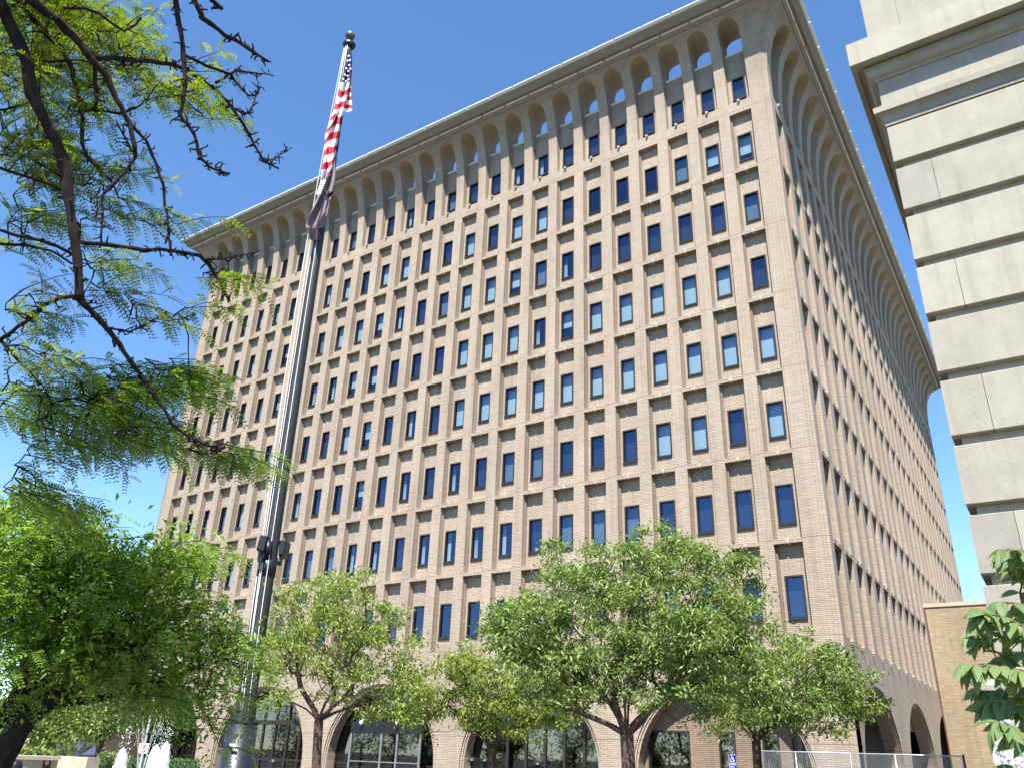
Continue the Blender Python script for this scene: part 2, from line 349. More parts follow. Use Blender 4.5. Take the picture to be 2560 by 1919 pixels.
def facade_wall(F):
    mb = MB(); P = F.P
    Q = lambda u0, u1, wa, z0, z1, wb=None, mi=0: mb.quad(P(u0, wa, z0), P(u1, wa, z0), P(u1, wa if wb is None else wb, z1), P(u0, wa if wb is None else wb, z1), mi)
    zs = sorted(set([ZS, 36.6, ZSP, ZCR] + fz_z + list(ZSP + (ZCR - ZSP) * np.sin(np.linspace(0, math.pi / 2, 14)))))
    zs = [z for z in zs if z <= 41.80 + 1e-6]
    for k in range(F.n):
        c = F.cen(k); a, b_ = c - F.p / 2, c + F.p / 2; h = F.hw; h2 = h - 0.08
        for (e0, e1) in ((a, c - h), (c + h, b_)): Q(e0, e1, 0, ZB, ZT)
        Q(a, b_, 0, ZB - 0.6, ZB); Q(a, b_, 0, ZT, ZS)
        # recess: stepped reveals and panel with window holes
        for sg in (-1, 1):
            Q2 = lambda u0, w0, u1, w1, z0, z1, mi=0: mb.quad(P(u0, w0, z0), P(u1, w1, z0), P(u1, w1, z1), P(u0, w0, z1), mi)
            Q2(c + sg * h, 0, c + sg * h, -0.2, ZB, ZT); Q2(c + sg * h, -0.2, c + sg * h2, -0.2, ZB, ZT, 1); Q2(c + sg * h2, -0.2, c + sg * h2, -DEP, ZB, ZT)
        mb.quad(P(c - h, 0, ZB), P(c + h, 0, ZB), P(c + h, -DEP, ZB), P(c - h, -DEP, ZB)); mb.quad(P(c - h, 0, ZT), P(c + h, 0, ZT), P(c + h, -DEP, ZT), P(c - h, -DEP, ZT))
        zc = ZB
        if F.kind == 'front':
            for j in range(6, -1, -1):
                r = Z0 - (j + 1) * H; w0, w1 = r + 0.93, r + 2.71
                Q(c - h2, c + h2, -DEP, zc, w0); Q(c - h2, c - 0.37, -DEP, w0, w1); Q(c + 0.37, c + h2, -DEP, w0, w1); zc = w1
        Q(c - h2, c + h2, -DEP, zc, ZT)
        # arcade panel below the open arches
        mb.quad(P(c - h, 0, ZS), P(c + h, 0, ZS), P(c + h, -DEP, ZS + 0.28), P(c - h, -DEP, ZS + 0.28))
        if F.kind == 'front':
            Q(c - h, c - 0.37, -DEP, ZS, 38.28); Q(c + 0.37, c + h, -DEP, ZS, 38.28); Q(c - 0.37, c + 0.37, -DEP, ZS, ZS + 0.38); Q(c - h, c + h, -DEP, 38.28, 40.12)
        else: Q(c - h, c + h, -DEP, ZS, 40.12)
        mb.quad(P(c - h, -DEP, 40.12), P(c + h, -DEP, 40.12), P(c + h, WB, 40.12), P(c - h, WB, 40.12)); Q(c - h, c + h, WB, 38.8, 40.12)
        # flared piers between the arches, soffit of each arch, inner face
        for i in range(len(zs) - 1):
            z0, z1 = zs[i], zs[i + 1]; a0, a1 = aw(z0, h), aw(z1, h); f0, f1 = Fl(z0), Fl(z1)
            mb.quad(P(a, f0, z0), P(c - a0, f0, z0), P(c - a1, f1, z1), P(a, f1, z1))
            mb.quad(P(c + a0, f0, z0), P(b_, f0, z0), P(b_, f1, z1), P(c + a1, f1, z1))
            if z0 < ZCR:
                for sg in (-1, 1):
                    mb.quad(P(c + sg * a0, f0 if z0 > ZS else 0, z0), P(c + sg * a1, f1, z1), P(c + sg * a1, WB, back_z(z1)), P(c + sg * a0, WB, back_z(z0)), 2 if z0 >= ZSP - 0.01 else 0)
            bz0, bz1 = back_z(z0), back_z(z1)
            if z0 >= 38.9:
                for sg, e in ((-1, a), (1, b_)): mb.quad(P(e, WB, bz0), P(c + sg * a0, WB, bz0), P(c + sg * a1, WB, bz1), P(e, WB, bz1))
        Q(a, b_, WB, back_z(zs[-1]), 42.66)
    # margins with the stepped corner, mitred along the flare
    zz = [ZB - 0.6, ZT, ZS] + [z for z in zs if z > ZS]
    if F.kind == 'front':
        ends = [(0.95, CX, 1, True), (-46.55, XL, -1, True)]
    else:
        ends = [(F.cen(0) - F.p / 2, 0.06, -1, False), (F.cen(26) + F.p / 2, YF, 1, False)]
    for (u0, u1, sg, step) in ends:
        for i in range(len(zz) - 1):
            z0, z1 = zz[i], zz[i + 1]
            cols = []
            for z in (z0, z1):
                f = Fl(z); ue = u1 + sg * f
                if step: cols.append([(u0, f), (ue - sg * .28, f), (ue - sg * .28, f - .03), (ue - sg * .15, f - .03), (ue - sg * .15, f - .06), (ue, f - .06)])
                elif u1 < 1: cols.append([(u0, f), (u1 - f, f)])
                else: cols.append([(u0, f), (ue, f)])
            for q in range(len(cols[0]) - 1):
                (a0, b0), (a1, b1) = cols[0][q], cols[0][q + 1]; (c0, d0), (c1, d1) = cols[1][q], cols[1][q + 1]
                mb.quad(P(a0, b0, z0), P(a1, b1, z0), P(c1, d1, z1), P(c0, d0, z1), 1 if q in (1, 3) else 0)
        mb.quad(P(u0, WB, 38.9), P(u1 - sg * 0.95, WB, 38.9), P(u1 - sg * 0.95, WB, 42.66), P(u0, WB, 42.66))
    return mb
facade_wall(FR).build('front_wall', ['brick', 'brick_dark', 'vault'], court)
facade_wall(SD).build('side_wall', ['brick', 'brick_dark', 'vault'], court)

def arch_wall(F, groups, R, cu, zc, zt, zh):
    mb = MB(); P = F.P; ring = 0.2
    for gidx in range(groups):
        c = cu(gidx); half = F.p * 2.5
        A, B_ = R, zh            # half width, rise above zc
        N = 28
        ang = [math.pi * i / N for i in range(N + 1)]
        o = [(c + (A + ring) * math.cos(t), zc + (B_ + ring) * math.sin(t)) for t in ang]
        i_ = [(c + A * math.cos(t), zc + B_ * math.sin(t)) for t in ang]
        o = [(o[0][0], 0.0)] + o + [(o[-1][0], 0.0)]; i_ = [(i_[0][0], 0.0)] + i_ + [(i_[-1][0], 0.0)]
        for k in range(len(o) - 1):
            (x0, z0), (x1, z1) = o[k], o[k + 1]; (p0, q0), (p1, q1) = i_[k], i_[k + 1]
            if 0 < k < len(o) - 2: mb.quad(P(x0, 0, z0), P(x1, 0, z1), P(x1, 0, zt), P(x0, 0, zt))
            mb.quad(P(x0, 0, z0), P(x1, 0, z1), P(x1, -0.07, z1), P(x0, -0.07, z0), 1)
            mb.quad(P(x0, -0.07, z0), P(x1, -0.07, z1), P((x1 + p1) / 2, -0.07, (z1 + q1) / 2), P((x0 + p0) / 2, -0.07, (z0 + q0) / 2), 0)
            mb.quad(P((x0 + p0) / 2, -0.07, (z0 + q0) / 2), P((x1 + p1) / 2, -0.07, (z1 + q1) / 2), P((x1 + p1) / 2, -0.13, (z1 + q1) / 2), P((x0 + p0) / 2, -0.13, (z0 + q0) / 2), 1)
            mb.quad(P((x0 + p0) / 2, -0.13, (z0 + q0) / 2), P((x1 + p1) / 2, -0.13, (z1 + q1) / 2), P(p1, -0.13, q1), P(p0, -0.13, q0), 0)
            mb.quad(P(p0, -0.13, q0), P(p1, -0.13, q1), P(p1, -0.75, q1), P(p0, -0.75, q0), 0)
        for sg in (-1, 1):
            mb.quad(P(c + sg * (A + ring), 0, 0), P(c + sg * half, 0, 0), P(c + sg * half, 0, zt), P(c + sg * (A + ring), 0, zt))
    return mb
zt = ZB - 0.6
mb = arch_wall(FR, 5, 3.78, lambda g_: -3.8 - 9.5 * g_, 1.15, zt, 3.75)
for (a, b_) in ((0.95, CX - .28), ): mb.quad((a, 0, 0), (b_, 0, 0), (b_, 0, zt), (a, 0, zt))
mb.quad((CX - .28, 0, 0), (CX - .28, .03, 0), (CX - .28, .03, zt), (CX - .28, 0, zt), 1); mb.quad((CX - .28, .03, 0), (CX - .15, .03, 0), (CX - .15, .03, zt), (CX - .28, .03, zt))
mb.quad((CX - .15, .03, 0), (CX - .15, .06, 0), (CX - .15, .06, zt), (CX - .15, .03, zt), 1); mb.quad((CX - .15, .06, 0), (CX, .06, 0), (CX, .06, zt), (CX - .15, .06, zt))
mb.quad((XL, 0, 0), (-46.55, 0, 0), (-46.55, 0, zt), (XL, 0, zt))
mb.build('front_arch_wall', ['brick', 'brick_dark'], court)
mb = arch_wall(SD, 5, 4.25, lambda g_: SD.cen(2) - 0.2 + 5 * 2.19 * g_, 1.15, zt, 3.75)
mb.quad((CX, .06, 0), (CX, .9, 0), (CX, .9, zt), (CX, .06, zt))
mb.quad((CX, 55, 0), (CX, YF, 0), (CX, YF, zt), (CX, 55, zt))
mb.build('side_arch_wall', ['brick', 'brick_dark'], court)
# plain left and back walls, roof
mb = MB()
zz = [0, ZT, ZS] + fz_z
for i in range(len(zz) - 1):
    z0, z1 = zz[i], zz[i + 1]; f0, f1 = Fl(z0), Fl(z1)
    mb.quad((XL - f0, -f0, z0), (XL - f0, YF + f0, z0), (XL - f1, YF + f1, z1), (XL - f1, -f1, z1))
    mb.quad((XL - f0, YF + f0, z0), (CX + f0, YF + f0, z0), (CX + f1, YF + f1, z1), (XL - f1, YF + f1, z1))
mb.build('rear_wall', 'brick', court)
mb = MB(); mb.box(XL + .4, CX - .96, .96, YF - .4, 38.8, 38.9); mb.build('roof', 'roof', court)
mb = MB(); mb.quad((XL + .1, 2.5, 0), (CX - 2.5, 2.5, 0), (CX - 2.5, 2.5, 38.8), (XL + .1, 2.5, 38.8)); mb.quad((CX - 2.5, 2.5, 0), (CX - 2.5, YF - .1, 0), (CX - 2.5, YF - .1, 38.8), (CX - 2.5, 2.5, 38.8))
mb.build('dark_room_backing', 'interior', court)  # dark sheet added so the windows look into dark rooms
# cornice body swept round the building
def sweep(mb, prof, mi=0):
    n = len(prof)
    def ring(w_, z): return [(XL - w_, -w_, z), (CX + w_, -w_, z), (CX + w_, YF + w_, z), (XL - w_, YF + w_, z)]
    R_ = [ring(a, b_) for a, b_ in prof]
    for i in range(n - 1):
        for q in range(4):
            r = (q + 1) % 4; mb.quad(R_[i][q], R_[i][r], R_[i + 1][r], R_[i + 1][q], mi)
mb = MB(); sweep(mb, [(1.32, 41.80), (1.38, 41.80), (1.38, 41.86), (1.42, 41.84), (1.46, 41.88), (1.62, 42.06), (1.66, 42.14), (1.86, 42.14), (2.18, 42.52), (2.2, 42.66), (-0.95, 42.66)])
mb.build('cornice', 'cornice_shade', court)
def segs(F):
    if F.kind == 'front': e0, e1 = CX, XL; cs = [0.95 - 1.9 * k for k in range(26)]
    else: e0, e1 = 0.0, YF; cs = [F.cen(0) - F.p / 2 + F.p * k for k in range(28)]
    return e0, e1, cs
for F in (FR, SD):
    e0, e1, cs = segs(F); sg = F.sgn
    def run(poly, cuts, name, mat, gap):
        first = None
        for i in range(len(cuts) - 1):
            a, b_ = cuts[i], cuts[i + 1]
            mb = MB()
            if i in (0, len(cuts) - 2):       # mitred end piece
                n = len(poly); A = [F.P(a + sg * gap / 2 if i else e0 - sg * w_, w_, z) for w_, z in poly]
                B_ = [F.P(b_ - sg * gap / 2 if i == 0 else e1 + sg * w_, w_, z) for w_, z in poly]
                mb.v = A + B_
                for q in range(n):
                    r = (q + 1) % n; mb.f.append((q, r, n + r, n + q)); mb.m.append(0)
                mb.f.append(tuple(range(n))[::-1]); mb.f.append(tuple(range(n, 2 * n))); mb.m += [0, 0]
                mb.build(name, mat, court)
            else:
                if first is None:
                    mb.prism(poly, 0, sg * (abs(b_ - a) - gap), (lambda u, w_, z: (u, -w_, z)) if F.kind == 'front' else (lambda u, w_, z: (CX + w_, u, z)))
                    first = mb.build(name, mat, court).data; o = bpy.data.objects[-1] if False else None
                    ob = [x for x in court.children if x.data == first][0]
                else: ob = link(name, first, court)
                if F.kind == 'front': ob.location = (a + sg * gap / 2, 0, 0)
                else: ob.location = (0, a + sg * gap / 2, 0)
    run([(1.80, 42.17), (2.27, 42.64), (2.30, 42.68), (2.20, 42.70), (1.78, 42.26)], [e0] + cs[:] + [e1] if False else cs if False else [cs[0] + sg * -1e-3] + cs[1:-1] + [cs[-1]], 'cornice_slab', 'cornice', 0.05)
    run([(2.18, 42.70), (2.325, 42.675), (2.335, 42.74), (2.18, 42.76)], [cs[0]] + cs[1:-1] + [cs[-1]], 'coping', 'white_metal', 0.10)
    half = [cs[0]] + [x + sg * F.p * 0.55 for x in cs[:-1]]
    run([(1.44, 41.885), (1.665, 42.10), (1.655, 42.14), (1.40, 41.90)], half[:1] + half[1:] + [cs[-1]], 'cornice_panel', 'cornice', 0.15)
# ledges with keystones, shared meshes
def ledge_mesh(F):
    h = F.hw + 0.015; mb = MB()
    fn = (lambda u, w_, z: (u, -w_, z)) if F.kind == 'front' else (lambda u, w_, z: (w_, u, z))
    for s0, s1 in ((-h, -0.07), (0.07, h)):
        mb.prism([(-DEP - .01, -.06), (.02, -.06), (.02, .10), (-DEP - .01, .12)], s0, s1, fn, 0)
        mb.prism([(-DEP - .01, .123), (.03, .103), (.03, .128), (-DEP - .01, .148)], s0, s1, fn, 1)
    return mb
def key_mesh(F):
    mb = MB(); fn = (lambda u, w_, z: (u, -w_, z)) if F.kind == 'front' else (lambda u, w_, z: (w_, u, z))
    mb.prism([(-DEP, -.062), (-.03, -.062), (-.03, .15), (-DEP, .17)], -0.068, 0.068, fn)
    for s in (-1, 1): mb.prism([(-.03, -.02), (.035, -.02), (.035, .15), (-.03, .15)], s * .055 - .018, s * .055 + .018, fn)
    return mb
def spout_mesh(F):
    mb = MB(); fn = (lambda u, w_, z: (u, -w_, z)) if F.kind == 'front' else (lambda u, w_, z: (w_, u, z))
    mb.prism([(-.1, -.0), (.14, -.03), (.14, .06), (-.1, .09)], -0.07, 0.07, fn)
    mb.prism([(.0, -.10), (.12, -.08), (.12, -.03), (.0, -.0)], -0.045, 0.045, fn)
    return mb
def ledges(F, count_limit):
    lm = km = sm = None; rest = MB(); restk = MB()
    made = 0
    L0, K0, S0 = ledge_mesh(F), key_mesh(F), spout_mesh(F)
    for k in range(F.n):
        for j in range(1, 7):
            z = Z0 - j * H; loc = (F.cen(k), 0, z) if F.kind == 'front' else (CX, F.cen(k), z)
            if made < count_limit:
                if lm is None:
                    o = L0.build('window_ledge', ['soldier_brick', 'keystone'], court); lm = o.data
                    q = K0.build('keystone', 'keystone', o); km = q.data
                else:
                    o = link('window_ledge', lm, court); q = link('keystone', km, o)
                o.location = loc; made += 1
            else:
                k0 = len(rest.v); rest.v += [tuple(np.add(v, loc)) for v in L0.v]; rest.f += [tuple(i + k0 for i in f) for f in L0.f]; rest.m += L0.m
        for z in ((ZS - .02), Z0 - 7 * H + .02):
            loc = (F.cen(k), 0, z) if F.kind == 'front' else (CX, F.cen(k), z)
            if sm is None: o = S0.build('drain_spout', 'keystone', court); sm = o.data
            else: o = link('drain_spout', sm, court)
            o.location = loc
    if rest.v:
        o = rest.build('ledge_row', ['soldier_brick', 'keystone'], court); o['kind'] = 'stuff'
ledges(FR, 150); ledges(SD, 100)
# parapet caps in the arcade
for F in (FR, SD):
    cm = None
    for k in range(F.n):
        if cm is None:
            mb = MB(); fn = (lambda u, w_, z: (u, -w_, z)) if F.kind == 'front' else (lambda u, w_, z: (w_, u, z))
            mb.prism([(-DEP + .05, 40.13), (-DEP + .05, 40.30), (-.53, 40.30), (-.53, 40.13)], -F.hw + .004, F.hw - .004, fn)
            o = mb.build('parapet_cap', 'cornice', court); cm = o.data
        else: o = link('parapet_cap', cm, court)
        o.location = (F.cen(k), 0, 0) if F.kind == 'front' else (CX, F.cen(k), 0)

dm = None
for k in range(SD.n):
    if dm is None:
        mb = MB(); mb.tube([(Fl(41.62 + .12 * math.sin(a)) + .005, .19 * math.cos(a), 41.62 + .12 * math.sin(a)) for a in np.linspace(.2, math.pi - .2, 9)], .022, 5)
        o = mb.build('drip_arc', 'brick_dark', court); dm = o.data
    else: o = link('drip_arc', dm, court)
    o.location = (CX, SD.cen(k), 0)

# windows: frame > pane, blind; dark windows get a sheet painted as room shade
def window_meshes(w2, z0, z1, y0):
    fr = MB(); t = 0.075
    for (a, b_, c, d) in ((-w2, -w2 + t, z0, z1), (w2 - t, w2, z0, z1), (-w2 + t, w2 - t, z1 - t, z1), (-w2 + t, w2 - t, z0 + .0, z0 + t)):
        fr.box(a, b_, y0 - .03, y0 + .10, c, d)
    fr.box(-w2 - .0, w2 + .0, y0 - .075, y0 - .032, z0 - .07, z0 + .025)
    pn = MB(); yp = y0 + .075; pn.quad((-w2 + t, yp, z0 + t), (w2 - t, yp, z0 + t), (w2 - t, yp, z1 - t), (-w2 + t, yp, z1 - t))
    return fr, pn
fr, pn = window_meshes(0.41, 0.90, 2.73, DEP)
fo = fr.build('window', 'frame', court); po = pn.build('pane', 'window_glass', fo)
fm, pm = fo.data, po.data
fr, pn = window_meshes(0.40, 0.50, 2.12, DEP); fo2 = fr.build('window', 'frame', court); po2 = pn.build('pane', 'window_glass', fo2); fm2, pm2 = fo2.data, po2.data
def blind_mesh(kind, z0, z1):
    mb = MB(); y = DEP + .30; rr = random.random()
    if kind == 'L': mb.box(-.44, .44, y, y + .02, z0 - .1, z1 + .3); mat = 'blind'
    elif kind == 'P': zc = z0 + (z1 - z0) * (0.28 + .25 * rr); mb.box(-.44, .44, y, y + .02, zc, z1 + .3); mat = 'blind'
    elif kind == 'G': mb.box(-.44, .44, y, y + .02, z0 - .1, z1 + .3); mat = 'curtain'
    elif kind == 'C':
        n = 6
        for i in range(n):
            a = -.44 + i * .045; mb.quad((a, y + .03 * (i % 2), z0), (a + .045 + .02 * 0, y + .03 * ((i + 1) % 2), z0), (a + .045 - .03 * rr, y + .03 * ((i + 1) % 2), z1), (a, y + .03 * (i % 2), z1))
        mat = 'blind'
    elif kind == 'D': mb.box(-.44, .44, y, y + .02, z0 - .1, z1 + .3); mat = 'dark_room_sheet'  # no blind drawn: dark sheet stands for the unlit room
    else: return None
    return mb, mat
TAB = {1: 'PPGBBBDLLDLDDLLDLCLGLLGLG', 2: 'GDDDDDCGPLLGDCPLLGDPCLGGG', 3: 'DLLLLLPCLLLDDDPPCCLPGGGGG', 4: 'LLLLLLLLLLLDCDPLDDPGLGGGG',
       5: 'LDLLDDDGGDCDCDPDDCPGLGLGG', 6: 'DDDDGGGDCCCCDCCGGDCGCGGGG', 7: 'DDGBBBBBBBBBBBBBBBBBBGBBG'}
bcache = {}
for r in range(0, 8):
    for k in range(25):
        if r == 0:
            row, z, fmm, pmm, z0, z1 = 'DDDDDDDCCDDGDCDDGDDDDDGDD', ZS, fm2, pm2, .5, 2.12
        else:
            row, z, fmm, pmm, z0, z1 = TAB[r], Z0 - r * H, fm, pm, .9, 2.73
        c = row[k] if k < len(row) else random.choice('GLDP')
        if r == 0 and k == 0: o = fo2; p_ = po2
        elif r == 1 and k == 0: o = fo; p_ = po
        else: o = link('window', fmm, court); p_ = link('pane', pmm, o)
        o.location = (FR.cen(k), 0, z)
        var = random.randint(0, 2)
        key = (c, r == 0, var)
        if key not in bcache:
            res = blind_mesh(c, z0, z1)
            if res:
                bo = res[0].build('blind', res[1], o); bcache[key] = bo.data  # also holds the dark sheets that stand for unlit rooms
            else: bcache[key] = None
        elif bcache[key]: link('blind', bcache[key], o)
mb = MB()
for k in range(27):
    for j in range(1, 8):
        z = Z0 - j * H; y = SD.cen(k); mb.box(CX - DEP - .02, CX - DEP + .02, y - .41, y + .41, z + .9, z + 2.7)
mb.build('side_window_row', 'dark_glass', court)['kind'] = 'stuff'

# ground floor glazing in the arches (front)
def glazing(c, brickwall=False):
    y = 0.78
    if brickwall:
        # brick infill with narrow dark windows
        slots = [(-4.15, -3.4), (-1.95, -1.25), (-7.2, -5.35), (-.35, .2), (0.4, 0.42)]
        slots = [(-7.35, -5.35), (-4.05, -3.30), (-2.15, -1.45), (-0.95, -0.75), (-0.55, -0.30)]
        xs = -7.8; mb = MB()
        for a, b_ in sorted(slots):
            mb.quad((xs, y, 0), (a, y, 0), (a, y, 2.95), (xs, y, 2.95)); xs = b_
        mb.quad((xs, y, 0), (.3, y, 0), (.3, y, 2.95), (xs, y, 2.95)); mb.quad((-7.8, y, 2.95), (.3, y, 2.95), (.3, y, 5.2), (-7.8, y, 5.2))
        mb.build('infill_wall', 'brick_dark', court)
        for a, b_ in slots:
            m2 = MB()
            for q in (a, b_ - .07): m2.box(q, q + .07, y - .02, y + .12, 0, 2.95)
            m2.box(a + .07, b_ - .07, y - .02, y + .12, 2.87, 2.95)
            o = m2.build('ground_window', 'bronze', court)
            m3 = MB(); m3.quad((a + .07, y + .08, 0), (b_ - .07, y + .08, 0), (b_ - .07, y + .08, 2.87), (a + .07, y + .08, 2.87)); m3.build('pane', 'dark_glass', o)
        return
    n = 7; wd = 7.56 / n; x0 = c - 3.78
    for i in range(n):
        a = x0 + i * wd; b_ = a + wd; xm = max(abs(a - c), abs(b_ - c)) - .25
        ztop = 1.15 + 3.75 * math.sqrt(max(0, 1 - (min(abs(a - c), abs(b_ - c)) / 3.85) ** 2)) + .1
        m2 = MB(); t = .07
        m2.box(a, a + t, y - .03, y + .1, 0, ztop); m2.box(b_ - t, b_, y - .03, y + .1, 0, ztop)
        m2.box(a + t, b_ - t, y - .05, y + .1, 2.95, 3.2); m2.box(a + t, b_ - t, y - .03, y + .1, 1.0, 1.1)
        o = m2.build('glazing_bay', 'bronze', court)
        for (p0, p1) in ((0, 1.0), (1.1, 2.95), (3.2, ztop)):
            m3 = MB(); m3.quad((a + t, y + .04, p0), (b_ - t, y + .04, p0), (b_ - t, y + .04, p1), (a + t, y + .04, p1)); m3.build('pane', 'dark_glass', o)
for gi in range(5): glazing(-3.8 - 9.5 * gi, gi == 0)
# dark loggia walls behind the side arches
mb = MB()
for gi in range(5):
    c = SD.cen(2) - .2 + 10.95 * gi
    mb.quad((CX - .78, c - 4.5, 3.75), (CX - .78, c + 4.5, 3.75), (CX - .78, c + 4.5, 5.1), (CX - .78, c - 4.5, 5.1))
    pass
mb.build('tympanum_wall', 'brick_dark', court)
# entrance vestibule with lights in the third arch
vx0, vx1 = -24.55, -19.6
mb = MB(); mb.box(vx0, vx1, -.30, .7, 2.55, 3.15); mb.build('vestibule_canopy', 'black', court)
mb = MB()
for x in (vx0, vx0 + 2.2, vx0 + 3.3, vx1 - .1): mb.box(x, x + .1, -.30, -.2, 0, 2.55)
mb.box(vx0 + .1, vx1 - .1, -.29, -.25, 1.15, 1.2)
mb.build('vestibule_posts', 'grey_metal', court)
mb = MB(); mb.quad((vx0, -.24, 0), (vx1, -.24, 0), (vx1, -.24, 2.55), (vx0, -.24, 2.55)); mb.build('vestibule_glass', 'dark_glass', court)
for q in ((903, 1805), (992, 1806), (950, 1780)):
    p = on_y(*q, -0.45); mb = MB(); mb.lathe(p, [(0, -.12), (.07, -.1), (.11, 0), (.08, .1), (0, .13)], 12); mb.tube([(p[0], p[1], p[2] + .1), (p[0], -.25 if True else 0, p[2] + .2)], .02, 5)
    tag(mb.build('entrance_lamp', 'globe', None, True), 'small white globe lamp ' + {903: 'at the left end of the black entrance canopy', 992: 'at the front of the black entrance canopy', 950: 'above the middle of the black entrance canopy, behind leaves'}[q[0]], 'lamp', 'globe lamps at the entrance')

# ------------------------------------------------------------------ accessible entrance sign
def frame_text(name, body, size, loc, rot, mat, parent, depth=0.004, align='CENTER'):
    cu = bpy.data.curves.new(name, 'FONT'); cu.body = body; cu.size = size; cu.extrude = depth; cu.align_x = align; cu.align_y = 'CENTER'; cu.resolution_u = 3
    tmp = bpy.data.objects.new(name, cu); COL.objects.link(tmp); dg = bpy.context.evaluated_depsgraph_get()
    me = bpy.data.meshes.new_from_object(tmp.evaluated_get(dg)); bpy.data.objects.remove(tmp)
    me.materials.clear(); me.materials.append(MATS[mat]); o = link(name, me, parent); o.location = loc; o.rotation_euler = rot; return o
sp = on_y(1832, 1902, 0.76)
sg_ = thing('accessible_sign', 'blue accessible entrance sign with white wheelchair symbol on the brick wall behind the arch', 'sign', loc=tuple(sp))
mb = MB(); mb.box(-.17, .17, -.0, .015, -.27, .27); mb.build('sign_panel', 'sign_blue', sg_)
mb = MB()
for (a, b_, c, d) in ((-.165, .165, .255, .262), (-.165, .165, -.262, -.255), (-.165, -.158, -.255, .255), (.158, .165, -.255, .255)): mb.box(a, b_, -.006, -.002, c, d)
mb.build('sign_border', 'sign_white', sg_)
mb = MB()
mb.lathe((-.03, -.006, .215), [(0, -.025), (.025, 0), (0, .025)], 10)
mb.tube([(-.03, -.006, .18), (-.03, -.006, .10), (.04, -.006, .10), (.07, -.006, .02), (.10, -.006, .03)], .014, 5)
mb.tube([(-.03, -.006, .145), (.03, -.006, .145)], .011, 5)
mb.tube([(-.02 + .075 * math.cos(a), -.006, .06 + .075 * math.sin(a)) for a in np.linspace(math.pi * .75, math.pi * 1.95, 14)], .012, 5)
mb.build('wheelchair_symbol', 'sign_white', sg_)
frame_text('lettering', 'ACCESSIBLE\nENTRANCE', .055, (0, -.006, -.10), (math.pi / 2, 0, 0), 'sign_white', sg_)
mb = MB(); mb.box(-.07, .04, -.006, -.002, -.215, -.195); mb.tri((-.07, -.006, -.175), (-.07, -.006, -.235), (-.12, -.006, -.205)); mb.build('arrow', 'sign_white', sg_)

# ------------------------------------------------------------------ annex
an = thing('annex_building', 'low plain tan brick building joined to the side of the courthouse behind the stone corner', 'building')
mb = MB(); mb.box(CX + .01, 34, 27, 40, 0, 11.95); mb.build('wall', 'annex_brick', an)
mb = MB(); mb.box(CX + .0, 34.1, 26.93, 40, 11.95, 12.2); mb.build('coping', 'concrete', an)
mb = MB(); mb.box(CX + .011, CX + .09, 26.9, 26.998, 0, 11.9); mb.build('expansion_joint', 'rusty', an)

# ------------------------------------------------------------------ stone building, blocks wrapped round the corner
XS, YS, XE, YE = 8.352, -22.0, 24.0, -4.0
st = thing('stone_building', 'pale limestone building with deep block joints and a heavy cornice at the right edge', 'building')
def wrap_box(mb, O, z0, z1): mb.box(XS - O, XE, YS - O, YE, z0, z1)
def bevel_block(name, x0, x1, y0, y1, z0, z1, mat, parent, bv=0.012, jit=0.0):
    mb = MB(); b_ = bv
    xs = [x0, x0 + b_, x1 - b_, x1]; ys = [y0, y0 + b_, y1 - b_, y1]; zs_ = [z0, z0 + b_, z1 - b_, z1]
    R_ = [[(xs[1], ys[1]), (xs[2], ys[1]), (xs[2], ys[2]), (xs[1], ys[2])], None]
    def ring(i0, z):
        if i0: return [(x0 + b_, y0 + b_, z), (x1 - b_, y0 + b_, z), (x1 - b_, y1 - b_, z), (x0 + b_, y1 - b_, z)]
        return [(x0, y0, z), (x1, y0, z), (x1, y1, z), (x0, y1, z)]
    rr = [ring(1, z0), ring(0, z0 + b_), ring(0, z1 - b_), ring(1, z1)]
    for i in range(3):
        for q in range(4):
            r = (q + 1) % 4; mb.quad(rr[i][q], rr[i][r], rr[i + 1][r], rr[i + 1][q])
    mb.quad(*rr[0][::-1]); mb.quad(*rr[3])
    return mb.build(name, mat, parent)
mb = MB(); mb.box(XS + .13, XE, YS + .13, YE, 0, 12.9); mb.build('core_wall', 'limestone', st)
bots = [12.11, 11.0, 9.90, 8.79, 7.68, 6.54, 5.40, 4.33, 3.21]
tops = [12.96] + [b_ - .17 for b_ in bots[:-1]]
for i, (zb, zt_) in enumerate(zip(bots, tops)):
    odd = i % 2 == 1
    xsj = [XS] + ([8.96, 11.2, 13.4, 15.6, 17.8, 20] if odd else [11.3 if False else 10.95 + 1.15, 14.4, 16.7, 19.0, 21]) + [XE]
    for a, b_ in zip(xsj[:-1], xsj[1:]):
        bevel_block('stone_block', a + (.004 if a > XS else 0), b_ - .004, YS, YS + .9 if a > XS else YS + (1.6 if odd else .62), zb, zt_, 'limestone', st)
    yy = [YS + (1.6 if odd else .62), YS + 4, YS + 7, YS + 10, YS + 13, YE]
    for a, b_ in zip(yy[:-1], yy[1:]): bevel_block('stone_block', XS, XS + .5, a + .004, b_ - .004, zb, zt_, 'limestone', st)
